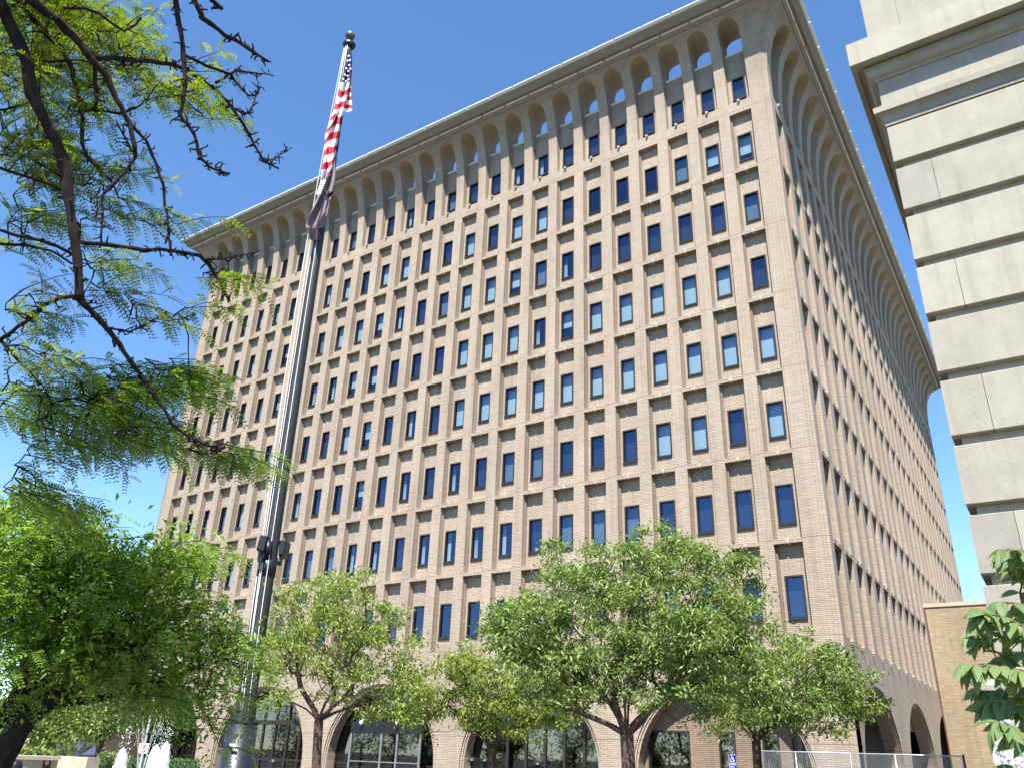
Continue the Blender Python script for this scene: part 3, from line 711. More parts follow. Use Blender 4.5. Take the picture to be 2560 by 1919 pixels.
def molding(name, prof, mat='limestone', cuts=(XS, 8.97, 10.77, 13.2, 15.6, 18, XE)):
    # profile of (outset, z) wrapped round the corner; cut into stones along the front
    for i in range(len(cuts) - 1):
        mb = MB(); A = []; n = len(prof)
        for (w_, z) in prof: A.append((cuts[i] - w_ if i == 0 else cuts[i] + .002, YS - w_, z))
        B_ = [(cuts[i + 1] - .002, YS - w_, z) for w_, z in prof]
        Cc = [(XS - w_, YE, z) for w_, z in prof]
        mb.v = A + B_ + (Cc if i == 0 else [])
        for q in range(n - 1):
            mb.f.append((q, n + q, n + q + 1, q + 1)); mb.m.append(0)
            if i == 0: mb.f.append((2 * n + q, q, q + 1, 2 * n + q + 1)); mb.m.append(0)
        mb.build(name, mat, st)
arc = lambda w0, z0, w1, z1, k=6, s=1: [(w0 + (w1 - w0) * (math.sin(t * math.pi / 2) if s > 0 else 1 - math.cos(t * math.pi / 2)), z0 + (z1 - z0) * (1 - math.cos(t * math.pi / 2) if s > 0 else math.sin(t * math.pi / 2))) for t in np.linspace(0, 1, k)]
molding('architrave_molding', [(-.1, 12.98), (.015, 12.98), (.02, 13.02), (.02, 13.06)] + arc(.03, 13.06, .13, 13.24, 6, -1) + [(.16, 13.25), (.165, 13.38), (.02, 13.40), (.02, 13.52), (0, 13.53), (-.1, 13.53)])
molding('frieze', [(-.1, 13.535), (0, 13.535), (0, 14.12), (-.1, 14.12)])
molding('bed_molding', [(-.1, 14.125), (.03, 14.125), (.04, 14.16), (.06, 14.17)] + arc(.07, 14.18, .17, 14.36, 6, 1) + [(.19, 14.37), (.2, 14.405), (-.1, 14.405)])
molding('cornice', [(-.1, 14.41), (.26, 14.45), (.30, 14.41), (.385, 14.41), (.40, 14.425), (.40, 15.0), (.38, 15.02), (-.1, 15.06)], cuts=(XS, 12.4, 15.0, 18, 21, XE))
for (a, b_) in ((XS, 8.97), (8.975, 11.3), (11.305, 14), (14.005, XE)):
    bevel_block('parapet_block', a, b_, YS, YS + 1.2, 15.06, 17.6, 'limestone', st)
bevel_block('parapet_block', XS, XS + 1, YS + 1.2, YE, 15.06, 17.6, 'limestone', st)
molding('water_table', [(-.1, 2.35), (.24, 2.35), (.26, 2.40), (.29, 2.42), (.30, 2.55), (.30, 2.75), (.22, 2.80), (.1, 3.02), (0, 3.04), (-.1, 3.04)], cuts=(XS, 9.6, 12, 15, 18, XE))
# rough granite plinth
mb = MB(); nx, nz = 60, 36
for i in range(nx):
    for k in range(nz):
        pass
V = []; F_ = []
gx = np.linspace(XS - .28, XS + 3.2, 140); gz = np.linspace(0, 2.34, 96)
dd = RNG.normal(0, .012, (len(gx), len(gz)))
for _ in range(2): dd = (dd + np.roll(dd, 1, 0) + np.roll(dd, 1, 1)) / 2.2
for i, x in enumerate(gx):
    for k, z in enumerate(gz): V.append((x, YS - .28 - abs(dd[i, k]) * 2.2, z))
nk = len(gz)
for i in range(len(gx) - 1):
    for k in range(nk - 1): F_.append((i * nk + k, (i + 1) * nk + k, (i + 1) * nk + k + 1, i * nk + k + 1))
npmesh('plinth_face', np.array(V), np.array(F_), 'granite', st)
mb = MB(); mb.box(XS - .28, XE, YS - .275, YE, 0, 2.34); mb.build('plinth', 'granite', st)

# ------------------------------------------------------------------ chain link fence
fy = -5.0; fz = 2.13; posts = [-0.46, 2.59, 5.9]
fe = thing('chain_link_fence', 'temporary galvanized chain link fence panels in front of the right courthouse corner', 'fence')
for i in range(2):
    a, b_ = posts[i], posts[i + 1] - .06
    mb = MB(); mb.tube([(a, fy, .05), (a, fy, fz), (b_, fy, fz), (b_, fy, .05), (a, fy, .05)], .021, 8); mb.tube([((a + b_) / 2 - .3, fy, .05), ((a + b_) / 2 - .3, fy, fz)], .017, 8)
    mb.build('panel_frame', 'galvanized', fe, True)
    mb = MB(); s = .085; wd = b_ - a
    n = int((wd + fz) / s)
    for d in (-1, 1):
        for k in range(n):
            # lines x - d*z = const
            pts = []
            c = a + k * s if d < 0 else a - fz + k * s
            for (x, z) in ((c, 0), (c - fz, fz)) if d < 0 else ((c, 0), (c + fz, fz)):
                pts.append((x, z))
            (x0, z0), (x1, z1) = pts
            def clip(x0, z0, x1, z1):
                t0, t1 = 0, 1; dx = x1 - x0
                if dx > 0: t0 = max(t0, (a - x0) / dx); t1 = min(t1, (b_ - x0) / dx)
                else: t0 = max(t0, (b_ - x0) / dx); t1 = min(t1, (a - x0) / dx)
                return t0, t1
            t0, t1 = clip(x0, z0, x1, z1)
            if t1 - t0 > .01:
                mb.tube([(x0 + (x1 - x0) * t0, fy + d * .003, z0 + (z1 - z0) * t0), (x0 + (x1 - x0) * t1, fy + d * .003, z0 + (z1 - z0) * t1)], .0042, 3, False)
    o = mb.build('wire_mesh', 'galvanized', fe); o['kind'] = 'stuff'
mb = MB(); mb.tube([(posts[2], fy, 0), (posts[2], fy, fz + .05)], .035, 8); mb.build('end_post', 'rusty', fe, True)

# ------------------------------------------------------------------ flagpole
PD = 10.7
pb = at(607, 1807, PD); px_, py_ = pb[0], pb[1]
PH = 13.35
top = at(872, 118, PD)
tilt = np.array([top[0] - px_, top[1] - py_]) / top[2]
def pole_c(z): return np.array([px_ + tilt[0] * (z - 2), py_ + tilt[1] * (z - 2), z]) if False else np.array([px_ + (top[0] - px_) * (z - pb[2]) / (top[2] - pb[2]), py_ + (top[1] - py_) * (z - pb[2]) / (top[2] - pb[2]), z])
ztop = top[2]
simple('pole_metal', (0.028, 0.027, 0.026), 0.45, 0.1, var=0.2, vscale=2.0)
simple('sleeve_metal', (0.02, 0.024, 0.032), 0.4, 0.15, var=0.35, vscale=1.2)
fp = thing('flagpole', 'tall grey metal flagpole with a ball finial and white halyards', 'flagpole', loc=(px_, py_, 0))
def child(mb, name, mat, parent, smooth=False):
    o = mb.build(name, mat, parent, smooth)
    if parent: o.matrix_parent_inverse = Matrix.Translation(-parent.location)
    return o
def pr(z): return 0.125 + (0.055 - 0.125) * (z / ztop)
mb = MB(); zs_ = np.linspace(0, ztop, 24); mb.tube([pole_c(z) for z in zs_], [pr(z) for z in zs_], 24); child(mb, 'pole', 'pole_metal', fp, True)
mb = MB(); mb.tube([pole_c(z) for z in (0, pb[2])], [.215, .172], 28); child(mb, 'base_sleeve', 'sleeve_metal', fp, True)
mb = MB(); mb.tube([pole_c(z) for z in (pb[2], pb[2] + .015)], [.178, .178], 28); child(mb, 'sleeve_rim', 'black', fp)
zc_ = float(at(652, 1415, PD)[2])
mb = MB(); mb.tube([pole_c(z) for z in (zc_ - .12, zc_ + .12)], [pr(zc_) + .012] * 2, 24); child(mb, 'collar', 'black', fp, True)
mb = MB(); mb.tube([pole_c(ztop), pole_c(ztop + .05), pole_c(ztop + .05), pole_c(ztop + .12)], [.09, .115, .075, .055], 20); child(mb, 'truck', 'black', fp, True)
ball = at(875.5, 90, PD)
mb = MB(); mb.tube([pole_c(ztop + .1), ball - np.array([0, 0, .08])], .022, 8); mb.lathe(ball, [(.085 * math.sin(t), -.085 * math.cos(t)) for t in np.linspace(0, math.pi, 14)], 20)
simple('ball_metal', (0.10, 0.10, 0.075), 0.5, 0.2); child(mb, 'finial_ball', 'ball_metal', fp, True)
rdir = np.array([CR[0][0], CR[0][1], 0]); rdir /= np.linalg.norm(rdir); fdir = np.array([CR[2][0], CR[2][1], 0]); fdir /= np.linalg.norm(fdir)
for ob, ot, bulge in ((.05, -.75, .02), (.18, -.95, .07), (.66, -.2, .0), (-.05, -1.3, .10)):
    mb = MB(); pts = []
    for z in np.linspace(pb[2], ztop, 26):
        r = pr(z); t = (z - pb[2]) / (ztop - pb[2])
        x = (ob + (ot - ob) * t ** .6) * r - bulge * math.sin(math.pi * t); dep = math.sqrt(max(0, r ** 2 - min(abs(x), r) ** 2)) + .012
        pts.append(pole_c(z) + rdir * x - fdir * dep)
    mb.tube(pts, .0048, 6); child(mb, 'halyard', 'rope', fp, True)
# spotlights
def spotlight(q0, q1, q2, q3, D, label):
    a, b_, c, d = [at(*q, D) for q in (q0, q1, q2, q3)]      # quad corners seen in the photo: TL TR BR BL
    mb = MB(); ins = fdir * .2
    n = 6
    front = [a, b_, c, d]; cen = sum(front) / 4
    mb.v = [tuple(p) for p in front] + [tuple(p + ins) for p in front] + [tuple(cen + (p - cen) * .8 - fdir * .05) for p in front]
    for q in range(4):
        r = (q + 1) % 4; mb.f.append((q, r, 4 + r, 4 + q)); mb.f.append((8 + q, 8 + r, r, q))
    mb.f += [(7, 6, 5, 4), (8, 9, 10, 11)]; mb.m = [0] * len(mb.f)
    t = thing('spotlight', label, 'light', 'spotlights clamped to the flagpole', tuple(cen))
    child(mb, 'housing', 'black', t)
    m2 = MB(); low = (c + d) / 2; m2.tube([low - (low - cen) * .1, low + np.array([0, 0, -.10]), pole_c(low[2] - .05)], .03, 8); child(m2, 'bracket', 'black', t)
    return t
spotlight((652, 1336), (671, 1339), (662, 1383), (641, 1374), PD - .15, 'black box spotlight on the left side of the flagpole')
spotlight((700, 1349), (718, 1350), (710, 1389), (697, 1389), PD + .05, 'black box spotlight on the right side of the flagpole')
mb = MB(); mb.tube([at(672, 1352, PD - .1), at(668, 1385, PD - .1)], [.05, .06], 14); child(mb, 'junction_box', 'black', fp, True)
mb = MB(); lp = at(582, 1861, PD - .215); mb.box(-.035, .035, -.004, .004, -.013, .013)
o = child(mb, 'sticker', 'sign_white', fp); o.matrix_parent_inverse = Matrix(); o.location = Vector(lp) - fp.location; o.rotation_euler = (0, 0, math.atan2(rdir[1], rdir[0]))

# flags: hanging folded sheets described by their edges down the pole
def flag_sheet(rows, nf, amp, D, seed):
    # rows: list of (y_px, x_left, x_right); returns grid of points with folds in depth
    rg = random.Random(seed); N = 150; M_ = 27; grid = []
    ys = np.linspace(rows[0][0], rows[-1][0], N)
    xl = np.interp(ys, [r[0] for r in rows], [r[1] for r in rows]); xr = np.interp(ys, [r[0] for r in rows], [r[2] for r in rows])
    ph = rg.random() * 6
    for i, y in enumerate(ys):
        row = []
        for j in range(M_):
            t = j / (M_ - 1); x = xl[i] + (xr[i] - xl[i]) * t
            dep = amp * math.sin(nf * math.pi * t + ph + i * .016) * min(1, (xr[i] - xl[i]) / 30 + .2) + amp * .3 * math.sin(7 * t + i * .12)
            row.append(at(x, y, D + dep))
        grid.append(row)
    return grid
def sheet(grid, matfn, name, mats, parent):
    mb = MB(); N = len(grid); M_ = len(grid[0])
    for row in grid: mb.v += [tuple(p) for p in row]
    for i in range(N - 1):
        for j in range(M_ - 1):
            m_ = matfn(i / (N - 1), j / (M_ - 1))
            if m_ is None: continue
            mb.f.append((i * M_ + j, i * M_ + j + 1, (i + 1) * M_ + j + 1, (i + 1) * M_ + j)); mb.m.append(m_)
    return child(mb, name, mats, parent, True)
fD = PD - .17
us = thing('striped_flag', 'limp flag of red and white stripes with a starred blue canton wrapped on the flagpole', 'flag', loc=tuple(pole_c(10.5)))
g1 = flag_sheet([(124, 868, 878), (160, 863, 877), (200, 854, 876), (208, 850, 875), (260, 838, 865), (300, 826, 852), (335, 813, 849), (370, 810, 842), (400, 809, 838), (430, 802, 830), (445, 805, 822)], 3.2, .06, fD, 3)
def usmat(s, t):
    if s < .25: return 0
    k = (s - .25) * 20 + t * (-.35 if s < .5 else 1.7) * 1.0 + .35 * math.sin(5 * t + 9 * s)
    return 1 if int(k) % 2 == 0 else 2
sheet(g1, usmat, 'striped_cloth', ['navy_cloth', 'white_cloth', 'red_cloth'], us)
g2 = flag_sheet([(130, 873, 880), (180, 872, 880), (205, 868, 877), (250, 864, 879), (277, 859, 881), (281, 872, 880)], 2, .04, fD + .03, 5)
sheet(g2, lambda s, t: 0 if s < .45 else (1 if int(s * 15) % 2 == 0 else 2), 'striped_fold', ['navy_cloth', 'white_cloth', 'red_cloth'], us)
g3 = flag_sheet([(290, 840, 858), (340, 838, 850), (400, 832, 842), (450, 828, 836)], 2, .04, fD + .05, 6)
sheet(g3, lambda s, t: 0, 'canton_fold', ['navy_cloth'], us)
mb = MB()
for (x, y) in ((872, 140), (869, 152), (873, 163), (866, 171), (871, 178), (862, 187), (869, 190), (858, 198), (865, 203), (871, 199), (875, 150), (876, 172)):
    c = at(x, y, fD - .075); r = .022
    k = len(mb.v)
    for q in range(10):
        a = math.pi / 2 + q * math.pi / 5; rr = r if q % 2 == 0 else r * .42
        mb.v.append(tuple(c + rdir * rr * math.cos(a) + np.array([0, 0, 1]) * rr * math.sin(a) * 1.3))
    mb.f.append(tuple(range(k, k + 10))); mb.m.append(0)
child(mb, 'stars', 'white_cloth', us)
pw = thing('mauve_flag', 'faded dark mauve flag with white lettering hanging below the striped flag', 'flag', loc=tuple(pole_c(9)))
g4 = flag_sheet([(405, 833, 838), (430, 818, 839), (460, 806, 839), (480, 800, 838), (484, 800, 826), (500, 790, 824), (530, 777, 820), (563, 764, 812), (575, 768, 806), (600, 776, 800)], 3.0, .055, fD, 9)
sheet(g4, lambda s, t: (1 if s > .84 or (.30 < (t + .1 * s) % 1 < .0) or (s > .42 and .52 < t < .68) else 0), 'mauve_cloth', ['mauve_cloth', 'shaded_mauve'], pw)  # dark lower end is the pole's shadow, painted into the cloth
g5 = flag_sheet([(478, 806, 838), (488, 814, 832), (500, 812, 824), (520, 814, 822), (540, 808, 816)], 2, .04, fD - .05, 12)
sheet(g5, lambda s, t: 1 if s < .25 else 0, 'cloth_fold', ['mauve_cloth', 'shaded_mauve'], pw)
mb = MB()
for i in range(6):
    y = 452 + i * 6.2; xl = 802 - i * 2.2; a, b_ = at(xl, y, fD - .09), at(xl + 13 - i * .3, y - 2.0, fD - .09); c, d = at(xl + 12.6 - i * .3, y + 1.6, fD - .09), at(xl - .6, y + 3.4, fD - .09)
    mb.quad(a, b_, c, d)
child(mb, 'lettering', 'white_cloth', pw)

# ------------------------------------------------------------------ trees
def grow(root_nodes, targets, wlen=0.35, rough=0.12, rng=None, mid=3, limbs=()):
    """nearest-node growth: every target becomes a tip joined back to the skeleton"""
    rng = rng or RNG
    P_ = [np.asarray(p, float) for p in root_nodes]; par = [-1] + list(range(len(P_) - 1)); L = [0.0]
    for i in range(1, len(P_)): L.append(L[-1] + np.linalg.norm(P_[i] - P_[i - 1]))
    base = P_[-1]
    order = sorted(range(len(targets)), key=lambda i: np.linalg.norm(targets[i] - base) + rng.random() * .3)
    lo = max(0, len(P_) - 1)
    for az, el, ln in limbs:
        k = lo
        for q in (1, 2, 3):
            e2 = el - .12 * q; P_.append(P_[k] + np.array([math.cos(az) * math.cos(e2), math.sin(az) * math.cos(e2), math.sin(e2)]) * ln / 3 + rng.normal(0, .03, 3))
            par.append(k); L.append(L[k] + ln / 3); k = len(P_) - 1
    tips = []
    for ti in order:
        t = targets[ti]; A = np.array(P_[lo:]); d = np.linalg.norm(A - t, axis=1); cost = d + wlen * np.array(L[lo:])
        k = int(np.argmin(cost)) + lo; p = P_[k]; dist = np.linalg.norm(t - p); m = max(1, min(mid, int(dist / .35) + 1)); prev = k
        for q in range(1, m + 1):
            s = q / m; x = p + (t - p) * s
            if q < m: x = x + rng.normal(0, rough * dist, 3) * (1 - abs(2 * s - 1)) - np.array([0, 0, 0.05 * dist])
            P_.append(x); par.append(prev); L.append(L[prev] + dist / m); prev = len(P_) - 1
        tips.append(prev)
    return P_, par, tips
def radii(P_, par, rtip, rmax, exp=2.4, fixed=None):
    n = len(P_); acc = np.zeros(n); haschild = np.zeros(n, bool)
    for i in range(n):
        if par[i] >= 0: haschild[par[i]] = True
    for i in range(n):
        if not haschild[i]: acc[i] = 1
    for i in range(n - 1, 0, -1): acc[par[i]] += acc[i]
    r = rtip * acc ** (1 / exp); s = rmax / r.max() if rmax else 1
    r = rtip + (r - rtip) * ((rmax - rtip) / (r.max() - rtip)) if rmax else r
    return r
def skeleton(mb, P_, par, r, seg=5, minr=0.0):
    for i in range(1, len(P_)):
        k = par[i]
        if k < 0 or r[i] < minr: continue
        mb.tube([P_[k], P_[i]], [max(r[i], min(r[k], r[i] * 1.25)), r[i]], seg if r[i] < .03 else 8, False)
def rotframe(n):
    # n random orthonormal frames, normals biased up
    N_ = RNG.normal(0, 1, (n, 3)); N_[:, 2] = np.abs(N_[:, 2]) * 1.1 + .25; N_ /= np.linalg.norm(N_, axis=1)[:, None]
    A = RNG.normal(0, 1, (n, 3)); A[:, 2] -= .45; A -= N_ * (A * N_).sum(1)[:, None]; A /= np.linalg.norm(A, axis=1)[:, None]
    return A, np.cross(N_, A), N_
def leaves_mesh(name, C_, L, W, mat, parent, fold=.25):
    n = len(C_); A, B_, N_ = rotframe(n)
    l = (L * RNG.uniform(.65, 1.2, n))[:, None]; w_ = (W * RNG.uniform(.7, 1.2, n))[:, None]
    base = C_; tip = C_ + A * l - np.array([0, 0, 1]) * l * .18; mid = C_ + A * l * .45
    L_ = mid + B_ * w_ / 2 + N_ * w_ * fold; R_ = mid - B_ * w_ / 2 + N_ * w_ * fold
    V = np.stack([base, L_, tip, R_], 1).reshape(-1, 3)
    k = np.arange(n)[:, None] * 4
    F_ = np.concatenate([k + np.array([[0, 1, 2]]), k + np.array([[0, 2, 3]])], 1).reshape(-1, 3)
    return npmesh(name, V, F_, mat, parent)
def in_blobs(blobs, n, shell=.35):
    """n points in a union of spheres (centre, radius), denser towards the skin"""
    vol = np.array([b_[1] ** 2.3 for b_ in blobs]); vol /= vol.sum(); idx = RNG.choice(len(blobs), n, p=vol)
    d = RNG.normal(0, 1, (n, 3)); d /= np.linalg.norm(d, axis=1)[:, None]; rr = RNG.uniform(shell, 1, n) ** .6
    cen = np.array([b_[0] for b_ in blobs])[idx]; rad = np.array([b_[1] for b_ in blobs])[idx]
    return cen + d * (rr * rad)[:, None]
def street_tree(label, base_px, D, blobs_px, fork_px, tr, nclu, nper, mat, leafL=.085, group='street trees on the plaza before the courthouse', depth=.5, spread=.125):
    base = at(base_px[0], base_px[1], D); bx = np.array([base[0], base[1], 0.0])
    f = at(*fork_px, D)
    t = thing('street_tree', label, 'tree', group)
    crad = max(abs(b_[0] - base_px[0]) + b_[2] for b_ in blobs_px) / FPX * D
    blobs = []
    for (x, y, r) in blobs_px:
        rr = r / FPX * D * .93
        off = abs(x - base_px[0]) / FPX * D; lim = math.sqrt(max(.1, crad ** 2 - off ** 2)) * depth
        for s in (RNG.uniform(-1, -.25), RNG.uniform(.25, 1)):
            c = at(x, y, D + s * lim * .7); blobs.append((c, rr))
    tg = in_blobs(blobs, nclu)
    ns = nclu // 8; sp_ = in_blobs([(c_, r_ * 1.28) for c_, r_ in blobs], ns, .92); tg[:ns] = sp_
    root = [bx, bx * .5 + f * .5 + RNG.normal(0, .02, 3), f]
    P_, par, tips = grow(root, tg, wlen=.42, rough=.07, mid=4, limbs=[(2 * math.pi * q / 7 + random.uniform(-.3, .3), random.uniform(.55, 1.2), crad * random.uniform(.3, .45)) for q in range(7)])
    r = radii(P_, par, .005, tr, 2.1); mb = MB(); skeleton(mb, P_, par, r, 5)
    # root flare
    mb.tube([bx, bx + (f - bx) * .12], [tr * 1.35, tr], 10, False)
    mb.build('trunk', 'bark', t, True)
    cnt = RNG.integers(nper // 5, int(nper * 1.55), len(tg)); C_ = np.repeat(tg, cnt, axis=0) + RNG.normal(0, 1, (cnt.sum(), 3)) * np.array([1, 1, .55]) * (spread * np.repeat(RNG.uniform(.7, 1.35, len(tg)), cnt))[:, None]
    leaves_mesh('crown', C_, leafL, leafL * .34, mat, t)['kind'] = 'stuff'
    return t
street_tree('large spreading street tree with the tallest glossy crown before the courthouse', (1565, 1919), 16.8,
    [(1560, 1430, 85), (1690, 1400, 72), (1460, 1400, 62), (1400, 1480, 75), (1330, 1570, 85), (1275, 1520, 48), (1800, 1490, 85), (1850, 1420, 48), (1900, 1460, 30), (1870, 1560, 75), (1500, 1570, 120), (1650, 1540, 125), (1770, 1610, 105), (1360, 1660, 85), (1290, 1610, 70), (1600, 1670, 95), (1740, 1700, 85), (1450, 1690, 85), (1830, 1650, 70), (1690, 1350, 30), (1760, 1390, 40), (1240, 1590, 35), (1380, 1370, 30), (1600, 1350, 30)],
    (1567, 1835), .135, 820, 60, 'leaf_street', .115)
street_tree('small street tree right of the large one, before the corner arch', (1890, 1919), 20.5,
    [(2010, 1655, 66), (2080, 1710, 70), (1950, 1710, 75), (2140, 1765, 38), (1880, 1745, 66), (2060, 1785, 48), (1800, 1780, 52), (2195, 1755, 22), (1960, 1615, 30), (2090, 1630, 36), (1870, 1660, 60), (1980, 1770, 45), (2150, 1700, 28)],
    (1890, 1850), .10, 400, 56, 'leaf_street', .115)
street_tree('street tree with a low yellow green crown, directly left of the large tree', (1233, 1919), 21.5,
    [(1130, 1700, 62), (1230, 1705, 80), (1330, 1745, 72), (1400, 1765, 55), (1075, 1765, 50), (1200, 1775, 55), (1290, 1790, 45), (1150, 1640, 40), (1380, 1700, 50), (1050, 1720, 32), (1430, 1790, 30)],
    (1230, 1868), .105, 370, 60, 'leaf_pale', .11)
street_tree('airy pale green street tree just right of the flagpole', (797, 1919), 20.0,
    [(740, 1520, 62), (860, 1505, 72), (960, 1555, 52), (800, 1600, 85), (900, 1635, 85), (1000, 1680, 58), (705, 1640, 62), (960, 1745, 52), (1035, 1725, 40), (690, 1730, 45), (860, 1715, 55), (900, 1450, 28), (1020, 1785, 30), (640, 1600, 40), (820, 1460, 40), (1040, 1600, 25)],
    (797, 1800), .10, 380, 52, 'leaf_pale', .11)

for i, (x, y, hh) in enumerate([(-12 - 6.5 * k_, -37 + (k_ * 5) % 7, 8.5 + (k_ * 3) % 3) for k_ in range(9)]):
    t = thing('plaza_tree', 'plaza tree left of the view, reflected in the dark arch glass', 'tree', 'plaza trees reflected in the arch glass')
    bl = [(np.array([x + random.uniform(-2, 2), y + random.uniform(-2, 2), hh * random.uniform(.22, .8)]), hh * .27) for _ in range(10)]
    tg_ = in_blobs(bl, 70); P_, par, _ = grow([np.array([x, y, 0.]), np.array([x, y, hh * .25])], tg_, .4, .08); m_ = MB(); skeleton(m_, P_, par, radii(P_, par, .01, .16)); m_.build('trunk', 'bark', t, True)
    C_ = np.repeat(tg_, 55, axis=0) + RNG.normal(0, .45, (len(tg_) * 55, 3)); leaves_mesh('crown', C_, .28, .16, 'leaf_street', t)['kind'] = 'stuff'

# honey locust close to the camera: traced limbs plus grown twigs with feathery fronds
def limb(pts, D0, D1, wob=.0):
    n = len(pts); out_ = []
    for i, (x, y) in enumerate(pts): out_.append(at(x, y, D0 + (D1 - D0) * i / (n - 1)))
    # refine
    res = []
    for i in range(n - 1):
        d = np.linalg.norm(out_[i + 1] - out_[i])
        for q in range(3): res.append(out_[i] + (out_[i + 1] - out_[i]) * q / 3 + (RNG.normal(0, .018 * d, 3) if q else 0))
    res.append(out_[-1]); return res
K = 1 / 2.3684
LIMBS = [  # (pixel polyline in source pixels, D0, D1, r0 px, r1 px)
 ([(-60, -140), (0, 10), (25, 63), (63, 140), (80, 236), (114, 304), (148, 371), (163, 422), (169, 485), (184, 582), (192, 633), (197, 696), (200, 750)], 4.2, 4.4, 17, 12),
 ([(200, 750), (225, 775), (262, 815), (300, 862), (335, 915), (372, 965), (415, 1028), (430, 1060), (470, 1090), (515, 1112), (560, 1120)], 4.4, 4.6, 9, 3),
 ([(60, -60), (76, 0), (139, 46), (182, 89), (228, 148), (270, 194), (291, 249), (325, 308), (338, 393)], 4.0, 4.2, 13, 6),
 ([(325, 308), (367, 354), (393, 414), (410, 485), (420, 562), (427, 640)], 4.2, 4.3, 5, 3),
 ([(338, 393), (310, 435), (278, 464), (258, 486), (256, 545), (253, 604)], 4.2, 4.3, 5, 2.5),
 ([(20, -40), (40, 0), (110, 80), (156, 122), (181, 177), (198, 253), (207, 296), (205, 359), (220, 397), (253, 426), (283, 460)], 4.5, 4.5, 8, 3.5),
 ([(236, 144), (296, 146), (355, 152), (422, 160), (465, 172), (507, 203), (545, 228), (583, 274), (612, 317), (638, 367), (659, 405), (697, 422)], 4.2, 4.5, 7, 3),
 ([(430, -60), (439, 0), (448, 63), (458, 139), (464, 211), (450, 287), (486, 338), (502, 397), (532, 422), (574, 435)], 3.9, 4.1, 8, 3.5),
 ([(470, -60), (486, 0), (507, 46), (562, 89), (604, 110), (640, 135), (671, 154)], 3.8, 4.0, 8, 3.5),
 ([(520, -10), (535, 5), (555, 22)], 3.8, 3.9, 8, 5),
 ([(464, 139), (515, 165), (578, 186), (608, 228), (625, 241)], 4.1, 4.3, 4.5, 2.5),
 ([(540, 207), (591, 177), (629, 182), (684, 190)], 4.3, 4.5, 4, 2),
 ([(555, 260), (590, 275), (625, 285), (640, 240), (652, 215)], 4.3, 4.5, 3.5, 2),
 ([(659, 405), (690, 395), (727, 370)], 4.5, 4.6, 2.5, 1.2),
 ([(160, 20), (210, 20), (250, 35), (285, 62), (310, 78), (340, 62), (352, 45)], 4.0, 4.1, 4.5, 2.5),
 ([(0, 575), (50, 590), (100, 600), (160, 625), (190, 640)], 4.6, 4.5, 5, 5),
 ([(-20, 610), (60, 612), (130, 628), (180, 660)], 4.8, 4.7, 4, 3),
 ([(192, 603), (270, 612), (340, 622), (420, 626), (470, 633), (500, 640), (525, 665), (545, 700), (560, 730), (575, 755)], 4.4, 4.6, 6.5, 4),
 ([(515, 650), (560, 648), (600, 640), (635, 632)], 4.5, 4.7, 3.5, 1.5),
 ([(192, 740), (150, 745), (110, 762), (70, 800), (30, 830), (0, 850)], 4.5, 4.9, 6, 5),
 ([(0, 850), (40, 895), (75, 930), (110, 970)], 4.9, 5.0, 5, 2.5),
 ([(270, 820), (320, 830), (370, 810), (400, 790), (440, 800), (490, 785)], 4.5, 4.7, 3.5, 1.5),
 ([(340, 270), (300, 285), (270, 280), (230, 275), (205, 280)], 4.3, 4.4, 4, 3),
 ([(290, 300), (310, 340), (330, 380)], 4.3, 4.3, 3, 2), ([(237, 160), (238, 280)], 4.3, 4.3, 6, 4),
 ([(0, 275), (60, 262), (110, 240)], 4.7, 4.7, 3, 3), ([(0, 420), (60, 440), (120, 460), (160, 480)], 4.7, 4.6, 4, 3),
 ([(0, 365), (50, 385), (100, 410), (150, 440)], 4.8, 4.7, 3.5, 2.5), ([(0, 135), (50, 140), (120, 155), (180, 150)], 4.6, 4.5, 3.5, 3),
]
loc_t = thing('honey_locust', 'honey locust overhanging the upper left with thick dark knobbly limbs and feathery leaves', 'tree')
mbb = MB(); nodes = []
def spurs(mb, pts, r, k):
    for _ in range(k):
        i = random.randrange(len(pts) - 1); p = pts[i] + (pts[i + 1] - pts[i]) * random.random()
        d = RNG.normal(0, 1, 3); d /= np.linalg.norm(d); ln = random.uniform(.02, .06)
        q = p + d * ln; rr = min(max(r * .5, .0045), .009)
        mb.tube([p, (p + q) / 2 + RNG.normal(0, .004, 3), q], [rr, rr * .9, rr * .7], 5)
        if random.random() < .6:
            q2 = q + RNG.normal(0, .014, 3); mb.tube([q, q2], [rr * .9, rr * .4], 4)
for pts, D0, D1, r0, r1 in LIMBS:
    L3 = limb(pts, D0, D1); n = len(L3)
    rr = [.78 * (r0 + (r1 - r0) * i / (n - 1)) / FPX * np.linalg.norm(L3[i] - CC) * random.uniform(.86, 1.16) for i in range(n)]
    mbb.tube(L3, rr, 8); nodes += L3
    ln = sum(np.linalg.norm(L3[i + 1] - L3[i]) for i in range(n - 1))
    spurs(mbb, L3, np.mean(rr), int(ln * (55 if r0 < 10 and pts[0][0] > 180 else 14)))
